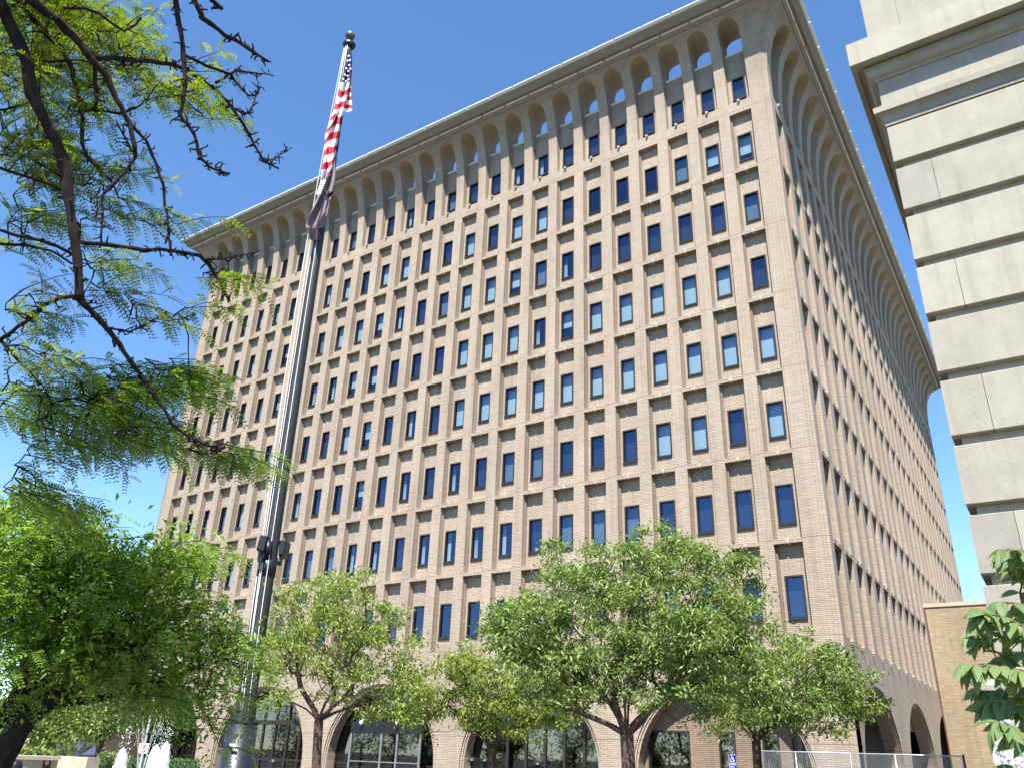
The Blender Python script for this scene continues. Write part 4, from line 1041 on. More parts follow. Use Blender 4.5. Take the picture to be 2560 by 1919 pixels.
def frond_set(C_, D_, mat, name, parent, Lr=.15, npair=9):
    """pinnate fronds: each a drooping rachis with paired leaflets. C_ base points, D_ directions"""
    n = len(C_); D_ = D_ / np.linalg.norm(D_, axis=1)[:, None]
    up = np.array([0, 0, 1.0]); S = np.cross(D_, up + RNG.normal(0, .35, (n, 3))); S /= np.linalg.norm(S, axis=1)[:, None] + 1e-9
    Nn = np.cross(S, D_); Lf = Lr * RNG.uniform(.7, 1.25, n)
    t = (np.arange(npair) + 1) / (npair + .3)
    Vs = []; 
    for sg in (-1, 1):
        for q in range(npair):
            p = C_ + D_ * (Lf * t[q])[:, None] - up * (Lf * .28 * t[q] ** 2)[:, None]
            ll = Lf * .23 * (1 - .45 * abs(t[q] - .45)); ww = ll * .42
            dirl = S * sg * .85 + D_ * .5 - up * .12 * RNG.uniform(.2, 1.4, n)[:, None]; dirl /= np.linalg.norm(dirl, axis=1)[:, None]
            wd = np.cross(dirl, Nn); wd /= np.linalg.norm(wd, axis=1)[:, None] + 1e-9
            a = p; b_ = p + dirl * (ll * .5)[:, None] + wd * (ww * .5)[:, None]; c = p + dirl * ll[:, None]; d = p + dirl * (ll * .5)[:, None] - wd * (ww * .5)[:, None]
            Vs.append(np.stack([a, b_, c, d], 1))
    # rachis strip
    p0 = C_; p1 = C_ + D_ * (Lf * .5)[:, None] - up * (Lf * .07)[:, None]; p2 = C_ + D_ * Lf[:, None] - up * (Lf * .28)[:, None]; wv = S * (.0011)
    Vs.append(np.stack([p0 - wv, p0 + wv, p1 + wv, p1 - wv], 1)); Vs.append(np.stack([p1 - wv, p1 + wv, p2, p2 - wv * .5], 1))
    V = np.concatenate(Vs, 0).reshape(-1, 3); F_ = np.arange(len(V)).reshape(-1, 4)
    # group islands per frond colour variety is random per leaflet
    o = npmesh(name, V, F_, mat, parent); o['kind'] = 'stuff'; return o
def sprays(tips, per, out_from, ln=.32):
    C_ = []; D_ = []
    mbt = MB()
    for p in tips:
        d = p - out_from + RNG.normal(0, .5, 3); d[2] = d[2] * .25 - .1; d /= np.linalg.norm(d); l = ln * random.uniform(.6, 1.2)
        q = p + d * l + np.array([0, 0, -.05]); mbt.tube([p, (p + q) / 2 + [0, 0, .02], q], [.0035, .0028, .0015], 4, False)
        side = np.cross(d, (0, 0, 1)); side /= np.linalg.norm(side) + 1e-9
        for i in range(per):
            t = (i + .5) / per; s = 1 if i % 2 else -1
            C_.append(p + (q - p) * t + np.array([0, 0, .02 * math.sin(math.pi * t)])); D_.append(d * .55 + side * s * random.uniform(.3, 1) + np.array([0, 0, random.uniform(-1.0, .25)]))
    return np.array(C_), np.array(D_), mbt
def px_blobs(lst, n):
    """sample points from soft discs (x, y, r, D, depth spread, weight)"""
    wts = np.array([b_[2] ** 2 * b_[5] for b_ in lst], float); wts /= wts.sum(); out_ = []
    for i in RNG.choice(len(lst), n, p=wts):
        x, y, r, D, s, _ = lst[i]; a = random.random() * 2 * math.pi; q = r * math.sqrt(random.random())
        out_.append(at(x + q * math.cos(a), y + q * math.sin(a) * .8, D + random.uniform(-s, s)))
    return np.array(out_)
UP = [(60, 60, 110, 5.0, .5, 1), (160, 30, 90, 4.8, .5, .8), (60, 180, 100, 5.0, .5, 1), (170, 150, 80, 4.9, .4, .9), (270, 110, 70, 4.7, .4, .8), (60, 300, 90, 5.1, .5, 1), (170, 260, 70, 4.8, .4, .8), (330, 200, 55, 4.7, .3, .8), (400, 245, 45, 4.6, .3, .8),
      (500, 285, 28, 4.5, .15, .7), (450, 170, 28, 4.5, .2, .7), (330, 110, 30, 4.6, .2, .6), (60, 400, 70, 5.0, .4, .8), (190, 400, 60, 4.8, .3, .5), (260, 440, 45, 4.7, .3, .5), (90, 480, 70, 5.0, .4, .6), (240, 480, 45, 4.7, .3, .5), (320, 540, 30, 4.6, .2, .7), (390, 555, 28, 4.6, .2, .8), (450, 552, 22, 4.5, .2, .8), (210, 530, 40, 4.7, .3, .7),
      (60, 560, 60, 5.0, .4, .6), (40, 650, 45, 5.0, .3, .5), (220, 650, 50, 4.6, .3, .9), (300, 660, 28, 4.6, .2, .5), (430, 660, 24, 4.6, .15, .6), (500, 680, 26, 4.6, .15, .8), (570, 690, 26, 4.7, .12, 1.0), (635, 700, 22, 4.7, .12, 1.2), (250, 730, 45, 4.7, .3, .7), (60, 760, 60, 5.1, .4, .7), (330, 770, 40, 4.7, .2, .6), (450, 785, 26, 4.7, .2, .6), (90, 700, 30, 5, .2, .3),
      (370, 850, 24, 4.7, .2, .4), (30, 900, 50, 5.1, .4, .8), (120, 880, 40, 5.0, .3, .5)]
MID = [(170, 960, 80, 5.4, .6, 1), (260, 960, 70, 5.3, .5, 1), (350, 940, 60, 5.2, .4, 1), (430, 930, 50, 5.1, .3, .9), (480, 990, 34, 5.0, .2, .7), (540, 985, 20, 5.0, .12, .8), (60, 1010, 80, 5.5, .6, 1.2), (200, 1050, 80, 5.4, .5, 1), (320, 1050, 65, 5.3, .4, .8), (400, 1080, 40, 5.2, .3, .6), (90, 1110, 60, 5.4, .4, .7), (500, 1125, 36, 5.0, .2, 1.0), (570, 1130, 36, 4.9, .2, 1.0), (620, 1120, 18, 4.9, .1, .7), (420, 1110, 22, 5.1, .2, .5), (40, 1200, 50, 5.6, .4, .9), (110, 1240, 50, 5.6, .4, .7), (540, 1165, 22, 5.0, .1, .7)]
tg = px_blobs(UP, 300); tg2 = px_blobs(MID, 190); allt = np.concatenate([tg, tg2])
def grow_from(nodes, targets):
    """join each target to its nearest existing node, thin curved twigs"""
    P_ = [np.array(x) for x in nodes]; mb = MB()
    rem = list(range(len(targets)))
    A = np.array(P_); dist = np.array([np.min(np.linalg.norm(A - targets[i], axis=1)) for i in rem]); order = np.argsort(dist)
    for oi in order:
        t = targets[oi]; A = np.array(P_); k = int(np.argmin(np.linalg.norm(A - t, axis=1))); p = P_[k]; d = np.linalg.norm(t - p)
        if d > .02:
            a1 = p * .67 + t * .33 + RNG.normal(0, .06 * d, 3) + [0, 0, .05 * d]; m = p * .33 + t * .67 + RNG.normal(0, .06 * d, 3) + [0, 0, .04 * d]; mb.tube([p, a1, m, t], [.0055, .0045, .0035, .0028], 5, False); P_ += [a1, m, t]
    return mb
gt = grow_from(nodes, allt); k0 = len(mbb.v); mbb.v += gt.v; mbb.f += [tuple(i + k0 for i in f) for f in gt.f]; mbb.m += gt.m
rootp = at(-500, 1100, 5.5)
C1, D1_, mt = sprays(tg, 11, rootp); C2, D2_, mt2 = sprays(tg2, 12, rootp)
for m_ in (mt, mt2):
    k0 = len(mbb.v); mbb.v += m_.v; mbb.f += [tuple(i + k0 for i in f) for f in m_.f]; mbb.m += m_.m
# trunk out of frame that carries the limbs
tb = at(-700, 1500, 5.0); tb[2] = 0; tt = at(-330, 100, 4.6)
def curve(p0, p1, bend, n=9):
    return [p0 + (p1 - p0) * t + bend * math.sin(math.pi * t) + RNG.normal(0, .012, 3) for t in np.linspace(0, 1, n)]
tk = curve(tb, tt, np.array([.12, -.10, 0]), 12); mbb.tube(tk, [.17 * (1.35 if i == 0 else 1) - .007 * i for i in range(12)], 14)
for q in ((-60, -140, 4.2), (60, -60, 4.0), (20, -40, 4.5), (430, -60, 3.9), (470, -60, 3.8), (-20, 610, 4.8), (0, 850, 4.9)):
    e = at(*q); st_ = tk[-1 - (random.randrange(3))] if q[1] < 300 else tk[6]; mbb.tube(curve(st_, e, np.array([0, 0, .28])), list(np.linspace(.065, .028, 9)), 9)
mbb.build('trunk', 'locust_bark', loc_t, True)
frond_set(C1, D1_, 'leaf_locust_light', 'upper_leaves', loc_t, .12, 7)
frond_set(C2, D2_, 'leaf_locust', 'lower_leaves', loc_t, .125, 7)

LOW = [(60, 1330, 90, 7.2, .8, 1.1), (170, 1370, 85, 7.2, .8, 1.1), (60, 1450, 100, 7.4, 1, 1.2), (200, 1460, 100, 7.3, 1, 1.2), (330, 1440, 80, 7.2, .8, 1), (420, 1400, 48, 7.0, .5, .9), (480, 1370, 32, 6.9, .3, .9), (530, 1385, 20, 6.9, .2, .6), (60, 1570, 110, 7.5, 1, 1.2), (200, 1580, 110, 7.4, 1, 1.2), (340, 1560, 95, 7.3, .9, 1.1), (450, 1510, 60, 7.1, .6, 1), (510, 1580, 55, 7.1, .5, .9), (560, 1600, 40, 7.0, .4, .9), (600, 1590, 26, 7.0, .3, .7), (100, 1680, 80, 7.5, 1, .8), (230, 1690, 80, 7.4, 1, .9), (360, 1680, 80, 7.3, .8, .9), (470, 1660, 60, 7.2, .6, .9), (560, 1660, 38, 7.1, .3, .8), (520, 1710, 45, 7.1, .4, .9), (500, 1780, 26, 7.1, .3, .9), (535, 1860, 18, 7.0, .15, .9), (500, 1850, 22, 7.1, .2, .8), (300, 1750, 40, 7.3, .5, .5), (410, 1740, 40, 7.2, .4, .6), (190, 1300, 45, 7.3, .4, .6), (100, 1260, 45, 7.4, .4, .7), (40, 1760, 40, 7.6, .5, .6), (615, 1660, 12, 6.9, .1, .5)]
lt = thing('honey_locust', 'dense leafy honey locust filling the lower left beside the flagpole', 'tree')
LOW = [(x, y, r, D, s_ * .55, w_) for x, y, r, D, s_, w_ in LOW]
tg = px_blobs(LOW, 420)
rootp2 = at(-60, 1830, 7.6); basep = rootp2.copy(); basep[2] = 0
mb = MB(); seeds = []
for pts, D0, D1, r0, r1 in [([(-120, 2100), (-40, 1960), (10, 1880), (45, 1820), (85, 1780), (135, 1740), (200, 1705), (280, 1650), (360, 1600), (430, 1540)], 7.6, 7.3, 30, 5), ([(20, 1860), (40, 1790), (60, 1740), (110, 1700), (160, 1640), (190, 1560), (200, 1480), (230, 1420)], 7.6, 7.3, 15, 4),
                            ([(-30, 1830), (20, 1770), (60, 1700), (60, 1600), (40, 1500), (60, 1400), (100, 1320)], 7.7, 7.4, 14, 4), ([(100, 1770), (160, 1755), (230, 1750), (300, 1730), (400, 1700), (500, 1660)], 7.5, 7.2, 10, 4), ([(85, 1780), (60, 1720), (90, 1650), (130, 1560), (120, 1450)], 7.5, 7.3, 9, 4), ([(200, 1705), (300, 1560), (360, 1480), (420, 1420)], 7.3, 7.1, 8, 3)]:
    L3 = limb(pts, D0, D1); n = len(L3); rr = [(r0 + (r1 - r0) * i / (n - 1)) / FPX * D0 * 1.05 for i in range(n)]; mb.tube(L3, rr, 9); seeds += L3
gt = grow_from(seeds, tg); k0 = len(mb.v); mb.v += gt.v; mb.f += [tuple(i + k0 for i in f) for f in gt.f]; mb.m += gt.m
C3, D3_, mt = sprays(tg, 6, rootp2, .34); k0 = len(mb.v); mb.v += mt.v; mb.f += [tuple(i + k0 for i in f) for f in mt.f]; mb.m += mt.m
mb.build('trunk', 'locust_bark', lt, True)
frond_set(C3, D3_, 'leaf_low', 'crown', lt, .18, 7)
Cq = np.repeat(tg, 40, axis=0) + RNG.normal(0, .11, (len(tg) * 40, 3)); leaves_mesh('leaflets', Cq, .058, .028, 'leaf_low', lt)['kind'] = 'stuff'

# dogwood at the right edge: large single leaves, each its own part
dw = thing('dogwood', 'dogwood branch tips with large pointed green leaves before the stone building corner', 'tree')
twigs = [([(2700, 1640), (2600, 1590), (2560, 1565), (2505, 1540), (2450, 1532), (2455, 1531)], 3.0), ([(2700, 1600), (2600, 1590), (2530, 1578), (2470, 1578), (2440, 1582)], 3.1), ([(2700, 1730), (2600, 1690), (2545, 1672), (2500, 1664), (2455, 1662), (2430, 1660)], 3.0),
         ([(2700, 1780), (2620, 1740), (2560, 1722), (2500, 1725), (2460, 1725)], 3.2), ([(2700, 1840), (2620, 1800), (2560, 1770), (2520, 1752), (2480, 1758)], 3.1), ([(2700, 1350), (2600, 1380), (2560, 1379), (2515, 1374)], 3.1), ([(2660, 1700), (2570, 1600), (2550, 1480), (2555, 1430), (2545, 1400)], 3.2),
         ([(2700, 1860), (2600, 1840), (2550, 1830), (2500, 1805)], 3.0), ([(2620, 1560), (2560, 1510), (2505, 1503)], 3.1), ([(2640, 1780), (2570, 1730), (2530, 1690), (2510, 1640)], 3.1), ([(2640, 1980), (2560, 1930), (2500, 1915)], 3.0)]
mb = MB(); LV = []
dtrunk = at(2800, 1900, 3.1); dtb = dtrunk.copy(); dtb[2] = 0
mb.tube([dtb, dtrunk, at(2740, 1300, 3.1)], [.035, .028, .015], 8)
for pts, D in twigs:
    L3 = limb(pts, D, D - .1); n = len(L3); mb.tube([dtrunk * .3 + L3[0] * .7] + L3, [.006] + [.0045 - .003 * i / n for i in range(n)], 6, False)
    for i in range(2, n):
        vis = 1 if i > n * .25 else 0
        if random.random() < (.95 if vis else .6):
            for s in (-1, 1, .35 * random.choice((-1, 1))):
                LV.append((L3[i], L3[i] - L3[i - 1], s))
    LV.append((L3[-1], L3[-1] - L3[-2], 0)); LV.append((L3[-1], L3[-1] - L3[-2], .4)); LV.append((L3[-1], L3[-1] - L3[-2], -.4))
mb.build('branch', 'twig_bark', dw, True)
def leaf_mesh(i):
    m_ = MB(); n = 7; L = 1.0; droop = .25 + .12 * i
    V = []
    for q in range(n + 1):
        t = q / n; hw = .27 * (math.sin(math.pi * min(1, t * 1.02)) ** .8) * (1 - .35 * t) + (0.0 if 0 < q < n else 0); z = -droop * t * t; cup = .35 * hw
        x = t * L
        V += [(x, -hw, z + cup), (x, 0, z), (x, hw, z + cup)]
    m_.v = V
    for q in range(n):
        for s in (0, 1): m_.f.append((q * 3 + s, (q + 1) * 3 + s, (q + 1) * 3 + s + 1, q * 3 + s + 1)); m_.m.append(0)
    return m_
lmesh = []
for i in range(3):
    o = leaf_mesh(i).build('leaf', 'leaf_dogwood', dw, True); lmesh.append(o); 
first3 = list(lmesh)
for i, (p, d, s) in enumerate(LV):
    o = first3[i] if i < 3 else link('leaf', first3[i % 3].data, dw)
    d = d / np.linalg.norm(d); side = np.cross(d, (0, 0, 1)); side /= np.linalg.norm(side)
    ax = d * random.uniform(.3, .8) + side * s * random.uniform(.6, 1.0) + RNG.normal(0, .18, 3) + np.array([0, 0, random.uniform(-.95, -.15)]); ax /= np.linalg.norm(ax)
    nrm = np.array([0, 0, 1.0]) + RNG.normal(0, .4, 3) - fdir * .5; nrm -= ax * (nrm @ ax); nrm /= np.linalg.norm(nrm); yv = np.cross(nrm, ax)
    k = random.uniform(.055, .088)
    o.matrix_world = Matrix(((ax[0] * k, yv[0] * k, nrm[0] * k, p[0]), (ax[1] * k, yv[1] * k, nrm[1] * k, p[1]), (ax[2] * k, yv[2] * k, nrm[2] * k, p[2]), (0, 0, 0, 1)))

# ------------------------------------------------------------------ lower left: fountain, planters, white building
def bg_tree(label, px, D, blobs, tr, mat='leaf_far', ncl=60, nper=60, leaf=.25, spread=.5):
    base = at(*px, D); bx = np.array([base[0], base[1], 0.0]); t = thing('plaza_tree', label, 'tree', 'trees behind the fountain plaza')
    bl = [(at(x, y, D + random.uniform(-1, 1)), r / FPX * D) for x, y, r in blobs]; tg_ = in_blobs(bl, ncl)
    f = at(px[0] + 4, px[1] - 60, D); P_, par, _ = grow([bx, f], tg_, .4, .08); r = radii(P_, par, .01, tr); m_ = MB(); skeleton(m_, P_, par, r); m_.build('trunk', 'bark', t, True)
    C_ = np.repeat(tg_, nper, axis=0) + RNG.normal(0, spread, (len(tg_) * nper, 3)); leaves_mesh('crown', C_, leaf, leaf * .5, mat, t)['kind'] = 'stuff'
bg_tree('bright green tree with a leaning dark trunk behind the left planter wall', (133, 1880), 26, [(130, 1805, 36), (190, 1800, 30), (95, 1795, 22), (160, 1780, 30)], .12, 'leaf_street', 90, 60, .13, .25)
bg_tree('thin tree before the white building, left of the first brick pier', (252, 1885), 40, [(240, 1818, 22), (272, 1812, 20), (250, 1790, 26), (218, 1815, 16)], .14, 'leaf_far', 70, 45, .14, .22)
bg_tree('tree behind the fountain jets, right of the brick pier', (440, 1890), 62, [(400, 1790, 36), (450, 1795, 30), (370, 1775, 30), (430, 1760, 36), (350, 1800, 20)], .2, 'leaf_far', 90, 45, .2, .35)
bg_tree('dark conifer like tree at the far left behind the planter', (62, 1890), 30, [(58, 1850, 22), (66, 1815, 20), (50, 1872, 18), (20, 1810, 26)], .14, 'leaf_far', 90, 60, .13, .18)
Cd = np.concatenate([np.repeat(in_blobs([(at(x, 1868 - random.uniform(4, 30), 95), random.uniform(2.5, 4)) for x in range(-120, 130, 22)], 260), 30, axis=0)]); Cd = Cd + RNG.normal(0, .8, Cd.shape); Cd[:, 2] = np.abs(Cd[:, 2])
dt = leaves_mesh('distant_trees', Cd, .7, .5, 'leaf_far', None); dt['kind'] = 'stuff'; tag(dt, 'far row of green trees behind the left end of the plaza', 'trees')
# white low building far behind
wp0, wp1 = at(118, 1845, 75), at(470, 1850, 75)
wdx = (wp1 - wp0); wlen_ = math.hypot(wdx[0], wdx[1]); wang = math.atan2(wdx[1], wdx[0])
wb = thing('white_building', 'low white building with dark windows far behind the fountain', 'building', loc=(wp0[0], wp0[1], 0)); wb.rotation_euler = (0, 0, wang)
def local(mb, name, mat, parent): return mb.build(name, mat, parent)
zt_w = float(at(200, 1842, 75)[2])
mb = MB(); mb.box(0, wlen_, 0, 8, 0, zt_w); local(mb, 'wall', 'white_wall', wb)
mb = MB(); mb.box(-.2, wlen_ + .2, -.3, -.003, zt_w - .5, zt_w + .05); mb.box(-.1, wlen_ + .1, -.15, -.003, zt_w - 1.35, zt_w - 1.15); local(mb, 'cornice', 'white_wall', wb)
for i in range(7):
    x = 1.2 + i * wlen_ / 7; mb = MB(); mb.box(x, x + 1.5, -.03, .02, .9, zt_w - 1.6); o = mb.build('window', 'bronze', wb)
    mb = MB(); mb.box(x + .08, x + 1.42, -.035, -.031, 1.0, zt_w - 1.7); mb.build('pane', 'dark_glass', o)
# tan wall block at far left
tw = thing('tan_building', 'plain tan building wall far left behind the trees', 'building')
a, b_ = at(60, 1900, 60), at(128, 1900, 60); mb = MB(); mb.quad((a[0], a[1], 0), (b_[0], b_[1], 0), (b_[0], b_[1], 9), (a[0], a[1], 9)); mb.quad((b_[0], b_[1], 0), (b_[0] - 2, b_[1] + 8, 0), (b_[0] - 2, b_[1] + 8, 9), (b_[0], b_[1], 9)); mb.quad((a[0], a[1], 9), (b_[0], b_[1], 9), (b_[0] - 2, b_[1] + 8, 9), (a[0] - 2, a[1] + 8, 9)); mb.build('wall', 'annex_brick', tw)
# planter walls
def obox(q0, q1, D0, D1, z0, z1, th, mat, name, parent=None):
    a, b_ = at(*q0, D0), at(*q1, D1); d = b_ - a; d[2] = 0; L = np.linalg.norm(d); d /= L; nrm = np.array([-d[1], d[0], 0]);
    if nrm @ fdir < 0: nrm = -nrm
    mb = MB(); pts = [a, b_, b_ + nrm * th, a + nrm * th]; mb.v = [(p[0], p[1], z0) for p in pts] + [(p[0], p[1], z1) for p in pts]
    for q in ((0, 3, 2, 1), (4, 5, 6, 7), (0, 1, 5, 4), (1, 2, 6, 5), (2, 3, 7, 6), (3, 0, 4, 7)): mb.f.append(q); mb.m.append(0)
    return mb.build(name, mat, parent)
zA = float(at(100, 1889, 20)[2])
pw_ = thing('planter_wall', 'pale concrete planter wall with a bronze plaque at the lower left', 'wall')
obox((20, 1900), (146, 1900), 20, 20.5, 0, zA - .07, 2.5, 'concrete', 'wall_block', pw_); obox((17, 1900), (151, 1900), 19.97, 20.45, zA - .07, zA, 2.6, 'concrete', 'wall_cap', pw_)
zP = float(at(118, 1902, 20)[2]); obox((109, 1905), (128, 1905), 20.33, 20.40, zP - .30, zP + .0, .03, 'bronze', 'plaque', pw_)
a = at(118, 1906, 20.3); mb = MB(); mb.tube([a - fdir * .01, a + fdir * .02], .04, 14); mb.build('plaque_seal', 'rusty', pw_)
pl2 = thing('planter_wall', 'short square concrete planter right of the plaque wall', 'wall'); zB = float(at(230, 1893, 24)[2])
obox((218, 1900), (250, 1900), 24, 24.3, 0, zB, 1.5, 'concrete', 'wall_block', pl2)
gb = thing('bench_wall', 'grey shaded concrete bench wall between the two planters', 'bench'); zC = float(at(190, 1890, 25)[2])
obox((150, 1900), (218, 1900), 25, 25, 0, zC, .6, 'cornice', 'wall_block', gb); obox((190, 1908), (252, 1908), 22, 22, zC - .45, zC - .38, .5, 'concrete', 'seat', gb)
lw = thing('low_wall', 'low pale wall end at the lower left corner', 'wall'); obox((-40, 1910), (22, 1910), 14, 14.2, 0, float(at(10, 1908, 14)[2]), .5, 'white_wall', 'wall_block', lw)
def leafy_box(name, label, cat, q0, q1, D, z0, z1, th, n, mat='leaf_far', leaf=.09):
    o = obox(q0, q1, D, D, z0, z1 - .06, th, 'hedge', name); tag(o, label, cat)
    a, b_ = at(*q0, D), at(*q1, D); t = RNG.random(n); C_ = a + (b_ - a) * t[:, None]; C_[:, 2] = RNG.uniform(z0, z1, n); C_ += fdir * RNG.uniform(-.06, th, n)[:, None]
    leaves_mesh('leaves', C_, leaf, leaf * .6, mat, o)['kind'] = 'stuff'
leafy_box('hedge', 'dark clipped hedge behind the fountain left of the flagpole base', 'hedge', (322, 1900), (490, 1905), 38, 0, float(at(400, 1893, 38)[2]), 1.0, 3500, 'leaf_far', .12)
leafy_box('shrub', 'bright green shrub strip on top of the plaque wall', 'shrub', (20, 1885), (100, 1885), 21, zA - .1, zA + .12, .8, 1500, 'leaf_street')
leafy_box('hedge', 'small green hedge beside the first brick pier', 'hedge', (243, 1890), (268, 1890), 30, 0, float(at(255, 1878, 30)[2]), 1.0, 1500, 'leaf_street')
# fountain
fb = thing('fountain', 'round stone fountain basin below the white water jets', 'fountain'); fc = at(350, 1930, 24); mb = MB(); mb.lathe((fc[0], fc[1], 0), [(4.0, 0), (4.0, .5), (3.7, .5), (3.7, .3), (0, .3)], 48); mb.build('basin', 'concrete', fb)
def jet(label, px, py_top, w_px, D, seed):
    rg = random.Random(seed); c = at(px, 1900, D); zt2 = float(at(px, py_top, D)[2]); r0 = w_px / FPX * D / 2; n = 26; seg = 18; V = []; F_ = []
    for i in range(n):
        t = i / (n - 1); r = r0 * (1 - t ** 5) ** .5 * (.72 + .28 * (1 - t)) if t < 1 else .01
        for q in range(seg):
            a = 2 * math.pi * q / seg; k = 1 + rg.uniform(-.22, .22); V.append((c[0] + r * k * math.cos(a), c[1] + r * k * math.sin(a), .2 + (zt2 - .2) * t + rg.uniform(-.02, .02)))
    for i in range(n - 1):
        for q in range(seg): r_ = (q + 1) % seg; F_.append((i * seg + q, i * seg + r_, (i + 1) * seg + r_, (i + 1) * seg + q))
    t_ = thing('fountain_jet', label, 'water jet', 'water jets of the fountain')
    npmesh('water_column', np.array(V), np.array(F_), 'water_foam', t_, None, True)
    N = 260; a = RNG.uniform(0, 2 * math.pi, N); rr = r0 * RNG.uniform(.7, 1.9, N); z = .2 + (zt2 + .25) * RNG.random(N) ** .8
    C_ = np.stack([c[0] + rr * np.cos(a) * (1.2 - z / (zt2 + .5)), c[1] + rr * np.sin(a) * (1.2 - z / (zt2 + .5)), z], 1); leaves_mesh('spray', C_, .045, .02, 'water_foam', t_)['kind'] = 'stuff'
jet('short rounded white water jet nearest the brick pier', 303, 1868, 34, 22, 1)
jet('middle white water jet, pointed and joined to the taller one', 384, 1860, 34, 23, 2)
jet('tallest white water jet at the right of the fountain', 408, 1852, 34, 22.5, 3)
m_ = MB()
fj = at(352, 1925, 23)
for i in range(12):
    a = random.uniform(0, 6.28); s = random.uniform(.15, .5); h_ = random.uniform(1.3, 2.1)
    m_.tube([(fj[0] + s * t * math.cos(a), fj[1] + s * t * math.sin(a), .3 + h_ * (t * 2 - t * t)) for t in np.linspace(0, 1.3, 9)], .0028, 4, False)
tag(m_.build('spray_jet', 'water_foam'), 'thin fan of fine water threads between the white jets', 'water jet', 'water jets of the fountain')
# umbrella, sign, street lamp, person, bollard
up = at(235, 1868, 44); ub = thing('patio_umbrella', 'open dark blue patio umbrella before the white building', 'umbrella', loc=(up[0], up[1], 0))
mb = MB(); mb.lathe((0, 0, up[2] - .25), [(0, .28), (.3, .14), (.55, -.03), (.54, -.08)], 8); mb.build('canopy', 'blue_cloth', ub); mb = MB(); mb.tube([(0, 0, 0), (0, 0, up[2] + .2)], .03, 6); mb.build('pole', 'grey_metal', ub)
for (qx, lab) in ((150, 'closed dark patio umbrella left of the open blue one'), (205, 'closed dark patio umbrella just left of the open blue one')):
    c = at(qx, 1867, 44); t_ = thing('patio_umbrella', lab, 'umbrella', 'patio umbrellas before the white building', (c[0], c[1], 0)); mb = MB(); mb.lathe((0, 0, c[2] - .9), [(.05, 0), (.28, .1), (.32, .9), (.1, 1.3), (0, 1.35)], 8); mb.build('canopy', 'blue_cloth', t_); mb = MB(); mb.tube([(0, 0, 0), (0, 0, c[2])], .03, 6); mb.build('pole', 'grey_metal', t_)
sgp = at(359, 1869, 34); sn = thing('no_turn_sign', 'white no right turn sign on a pole behind the fountain jets', 'sign', loc=(sgp[0], sgp[1], 0)); sn.rotation_euler = (0, 0, math.atan2(rdir[1], rdir[0]))
mb = MB(); mb.box(-.16, .16, -.01, .01, sgp[2] - .16, sgp[2] + .16); mb.build('sign_panel', 'sign_white', sn)
mb = MB(); n = 24; mb.tube([(.11 * math.cos(2 * math.pi * i / n), -.018, sgp[2] + .11 * math.sin(2 * math.pi * i / n)) for i in range(n + 1)], .014, 5); mb.tube([(-.078, -.018, sgp[2] + .078), (.078, -.018, sgp[2] - .078)], .012, 5); mb.build('red_ring', 'sign_red', sn)
mb = MB(); mb.tube([(-.035, -.016, sgp[2] - .07), (-.035, -.016, sgp[2] + .02), (.0, -.016, sgp[2] + .035), (.03, -.016, sgp[2] + .035)], .013, 5); mb.tri((.03, -.016, sgp[2] + .065), (.03, -.016, sgp[2] + .005), (.07, -.016, sgp[2] + .035)); mb.build('turn_arrow', 'black', sn)
mb = MB(); mb.tube([(0, .03, 0), (0, .03, sgp[2] + 4.2)], .045, 8)
mb.build('pole', 'galvanized', sn)
# seated person behind the planter
pc = at(70, 1872, 27); pe = tag(bpy.data.objects.new('person', None), 'person in dark clothes sitting behind the planter wall at the far left', 'person'); COL.objects.link(pe); pe.location = (pc[0], pc[1], 0)
def skin_body(joints, edges, rad, name, mat, parent, sub=2):
    me = bpy.data.meshes.new(name); me.from_pydata(joints, edges, []); o = bpy.data.objects.new(name, me); COL.objects.link(o)
    sk = o.modifiers.new('s', 'SKIN'); 
    for i, r in enumerate(rad): me.skin_vertices[0].data[i].radius = (r, r)
    me.skin_vertices[0].data[0].use_root = True
    ss = o.modifiers.new('u', 'SUBSURF'); ss.levels = sub; ss.render_levels = sub
    dg = bpy.context.evaluated_depsgraph_get(); m2 = bpy.data.meshes.new_from_object(o.evaluated_get(dg)); bpy.data.objects.remove(o)
    m2.materials.clear(); m2.materials.append(MATS[mat]); m2.polygons.foreach_set('use_smooth', [True] * len(m2.polygons)); q = link(name, m2, parent); return q
zb_ = pc[2] - 1.05
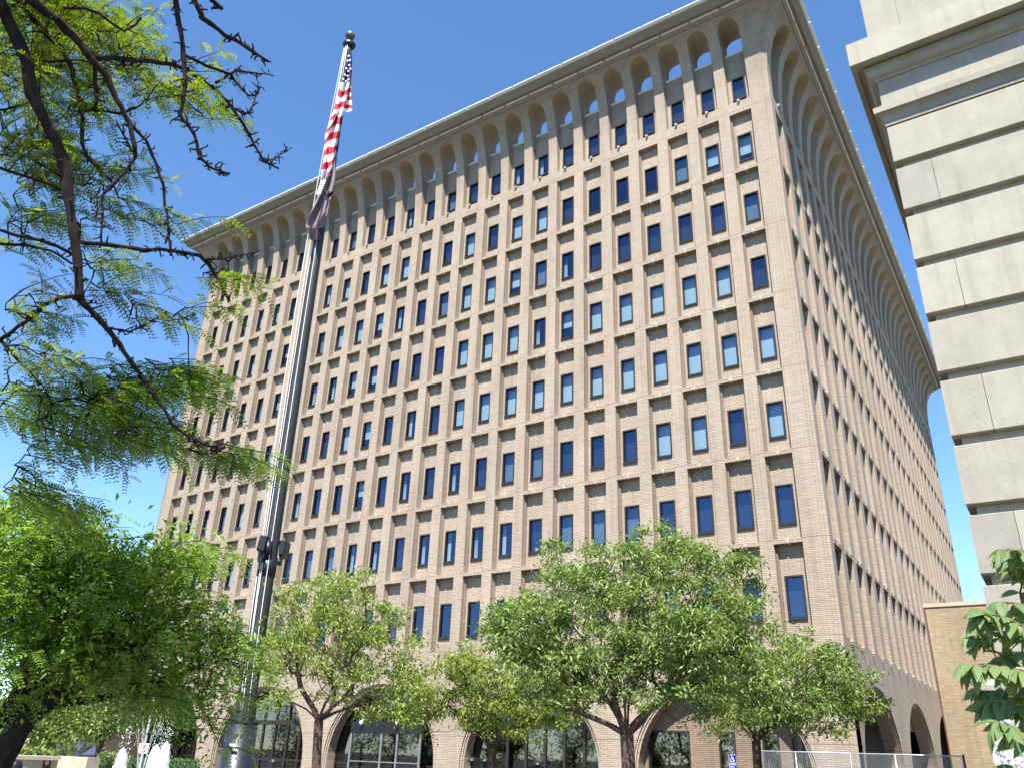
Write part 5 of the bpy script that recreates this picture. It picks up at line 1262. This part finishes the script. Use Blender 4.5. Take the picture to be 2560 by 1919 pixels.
J = [(0, 0, zb_ + .45), (0, .02, zb_ + .75), (0, .03, zb_ + .98), (0, .0, zb_ + 1.07), (0, -.02, zb_ + 1.2), (-.19, .02, zb_ + .95), (-.27, -.1, zb_ + .72), (-.2, -.32, zb_ + .68), (.19, .02, zb_ + .95), (.27, -.1, zb_ + .72), (.2, -.32, zb_ + .68), (-.12, -.42, zb_ + .46), (-.12, -.46, zb_ + .05), (.12, -.42, zb_ + .46), (.12, -.46, zb_ + .05)]
Ed = [(0, 1), (1, 2), (2, 3), (3, 4), (2, 5), (5, 6), (6, 7), (2, 8), (8, 9), (9, 10), (0, 11), (11, 12), (0, 13), (13, 14)]
try:
    me = bpy.data.meshes.new('x'); skin_ok = True
    bodyo = skin_body(J, Ed, [.16, .15, .13, .055, .06, .07, .05, .035, .07, .05, .035, .08, .045, .08, .045], 'body', 'dark_cloth', pe)
except Exception as ex:
    print('skin failed', ex)
mb = MB(); mb.lathe((0, -.03, zb_ + 1.22), [(0, -.12), (.06, -.1), (.085, -.02), (.088, .04), (.06, .1), (0, .12)], 16); mb.build('head', 'skin', pe, True)
mb = MB(); mb.lathe((0, .0, zb_ + 1.24), [(.09, -.03), (.098, .03), (.07, .11), (0, .135)], 16); mb.build('hair', 'black', pe, True)
bz = thing('bollard_light', 'round black domed bollard light at the bottom left edge', 'light'); bp_ = at(34, 1918, 9); mb = MB(); mb.lathe((bp_[0], bp_[1], bp_[2]), [(0, .07), (.05, .06), (.068, .02), (.07, -.02), (.04, -.05)], 18); mb.build('dome', 'black', bz, True)
mb = MB(); mb.tube([(bp_[0], bp_[1], 0), (bp_[0], bp_[1], bp_[2] - .03)], .03, 10); mb.build('post', 'black', bz)
# lantern tops in front of the arches
for (x, y, lab) in ((683, 1905, 'small black dome path light before the glazed arch right of the flagpole'), (1180, 1902, 'small black dome path light left of the third street tree'), (1212, 1903, 'small black dome path light touching the third street tree trunk'), (1344, 1912, 'small black dome path light before the glazed arch left of the large tree')):
    c = at(x, y, 26); t_ = thing('path_light', lab, 'light', 'black path lights before the arches', (c[0], c[1], 0)); mb = MB(); mb.lathe((0, 0, c[2]), [(0, .13), (.06, .12), (.13, .04), (.15, -.01), (.06, -.02), (.06, -.12), (.04, -.14)], 16); mb.build('lamp_head', 'black', t_, True)
    mb = MB(); mb.tube([(0, 0, 0), (0, 0, c[2] - .1)], .035, 8); mb.build('post', 'black', t_)
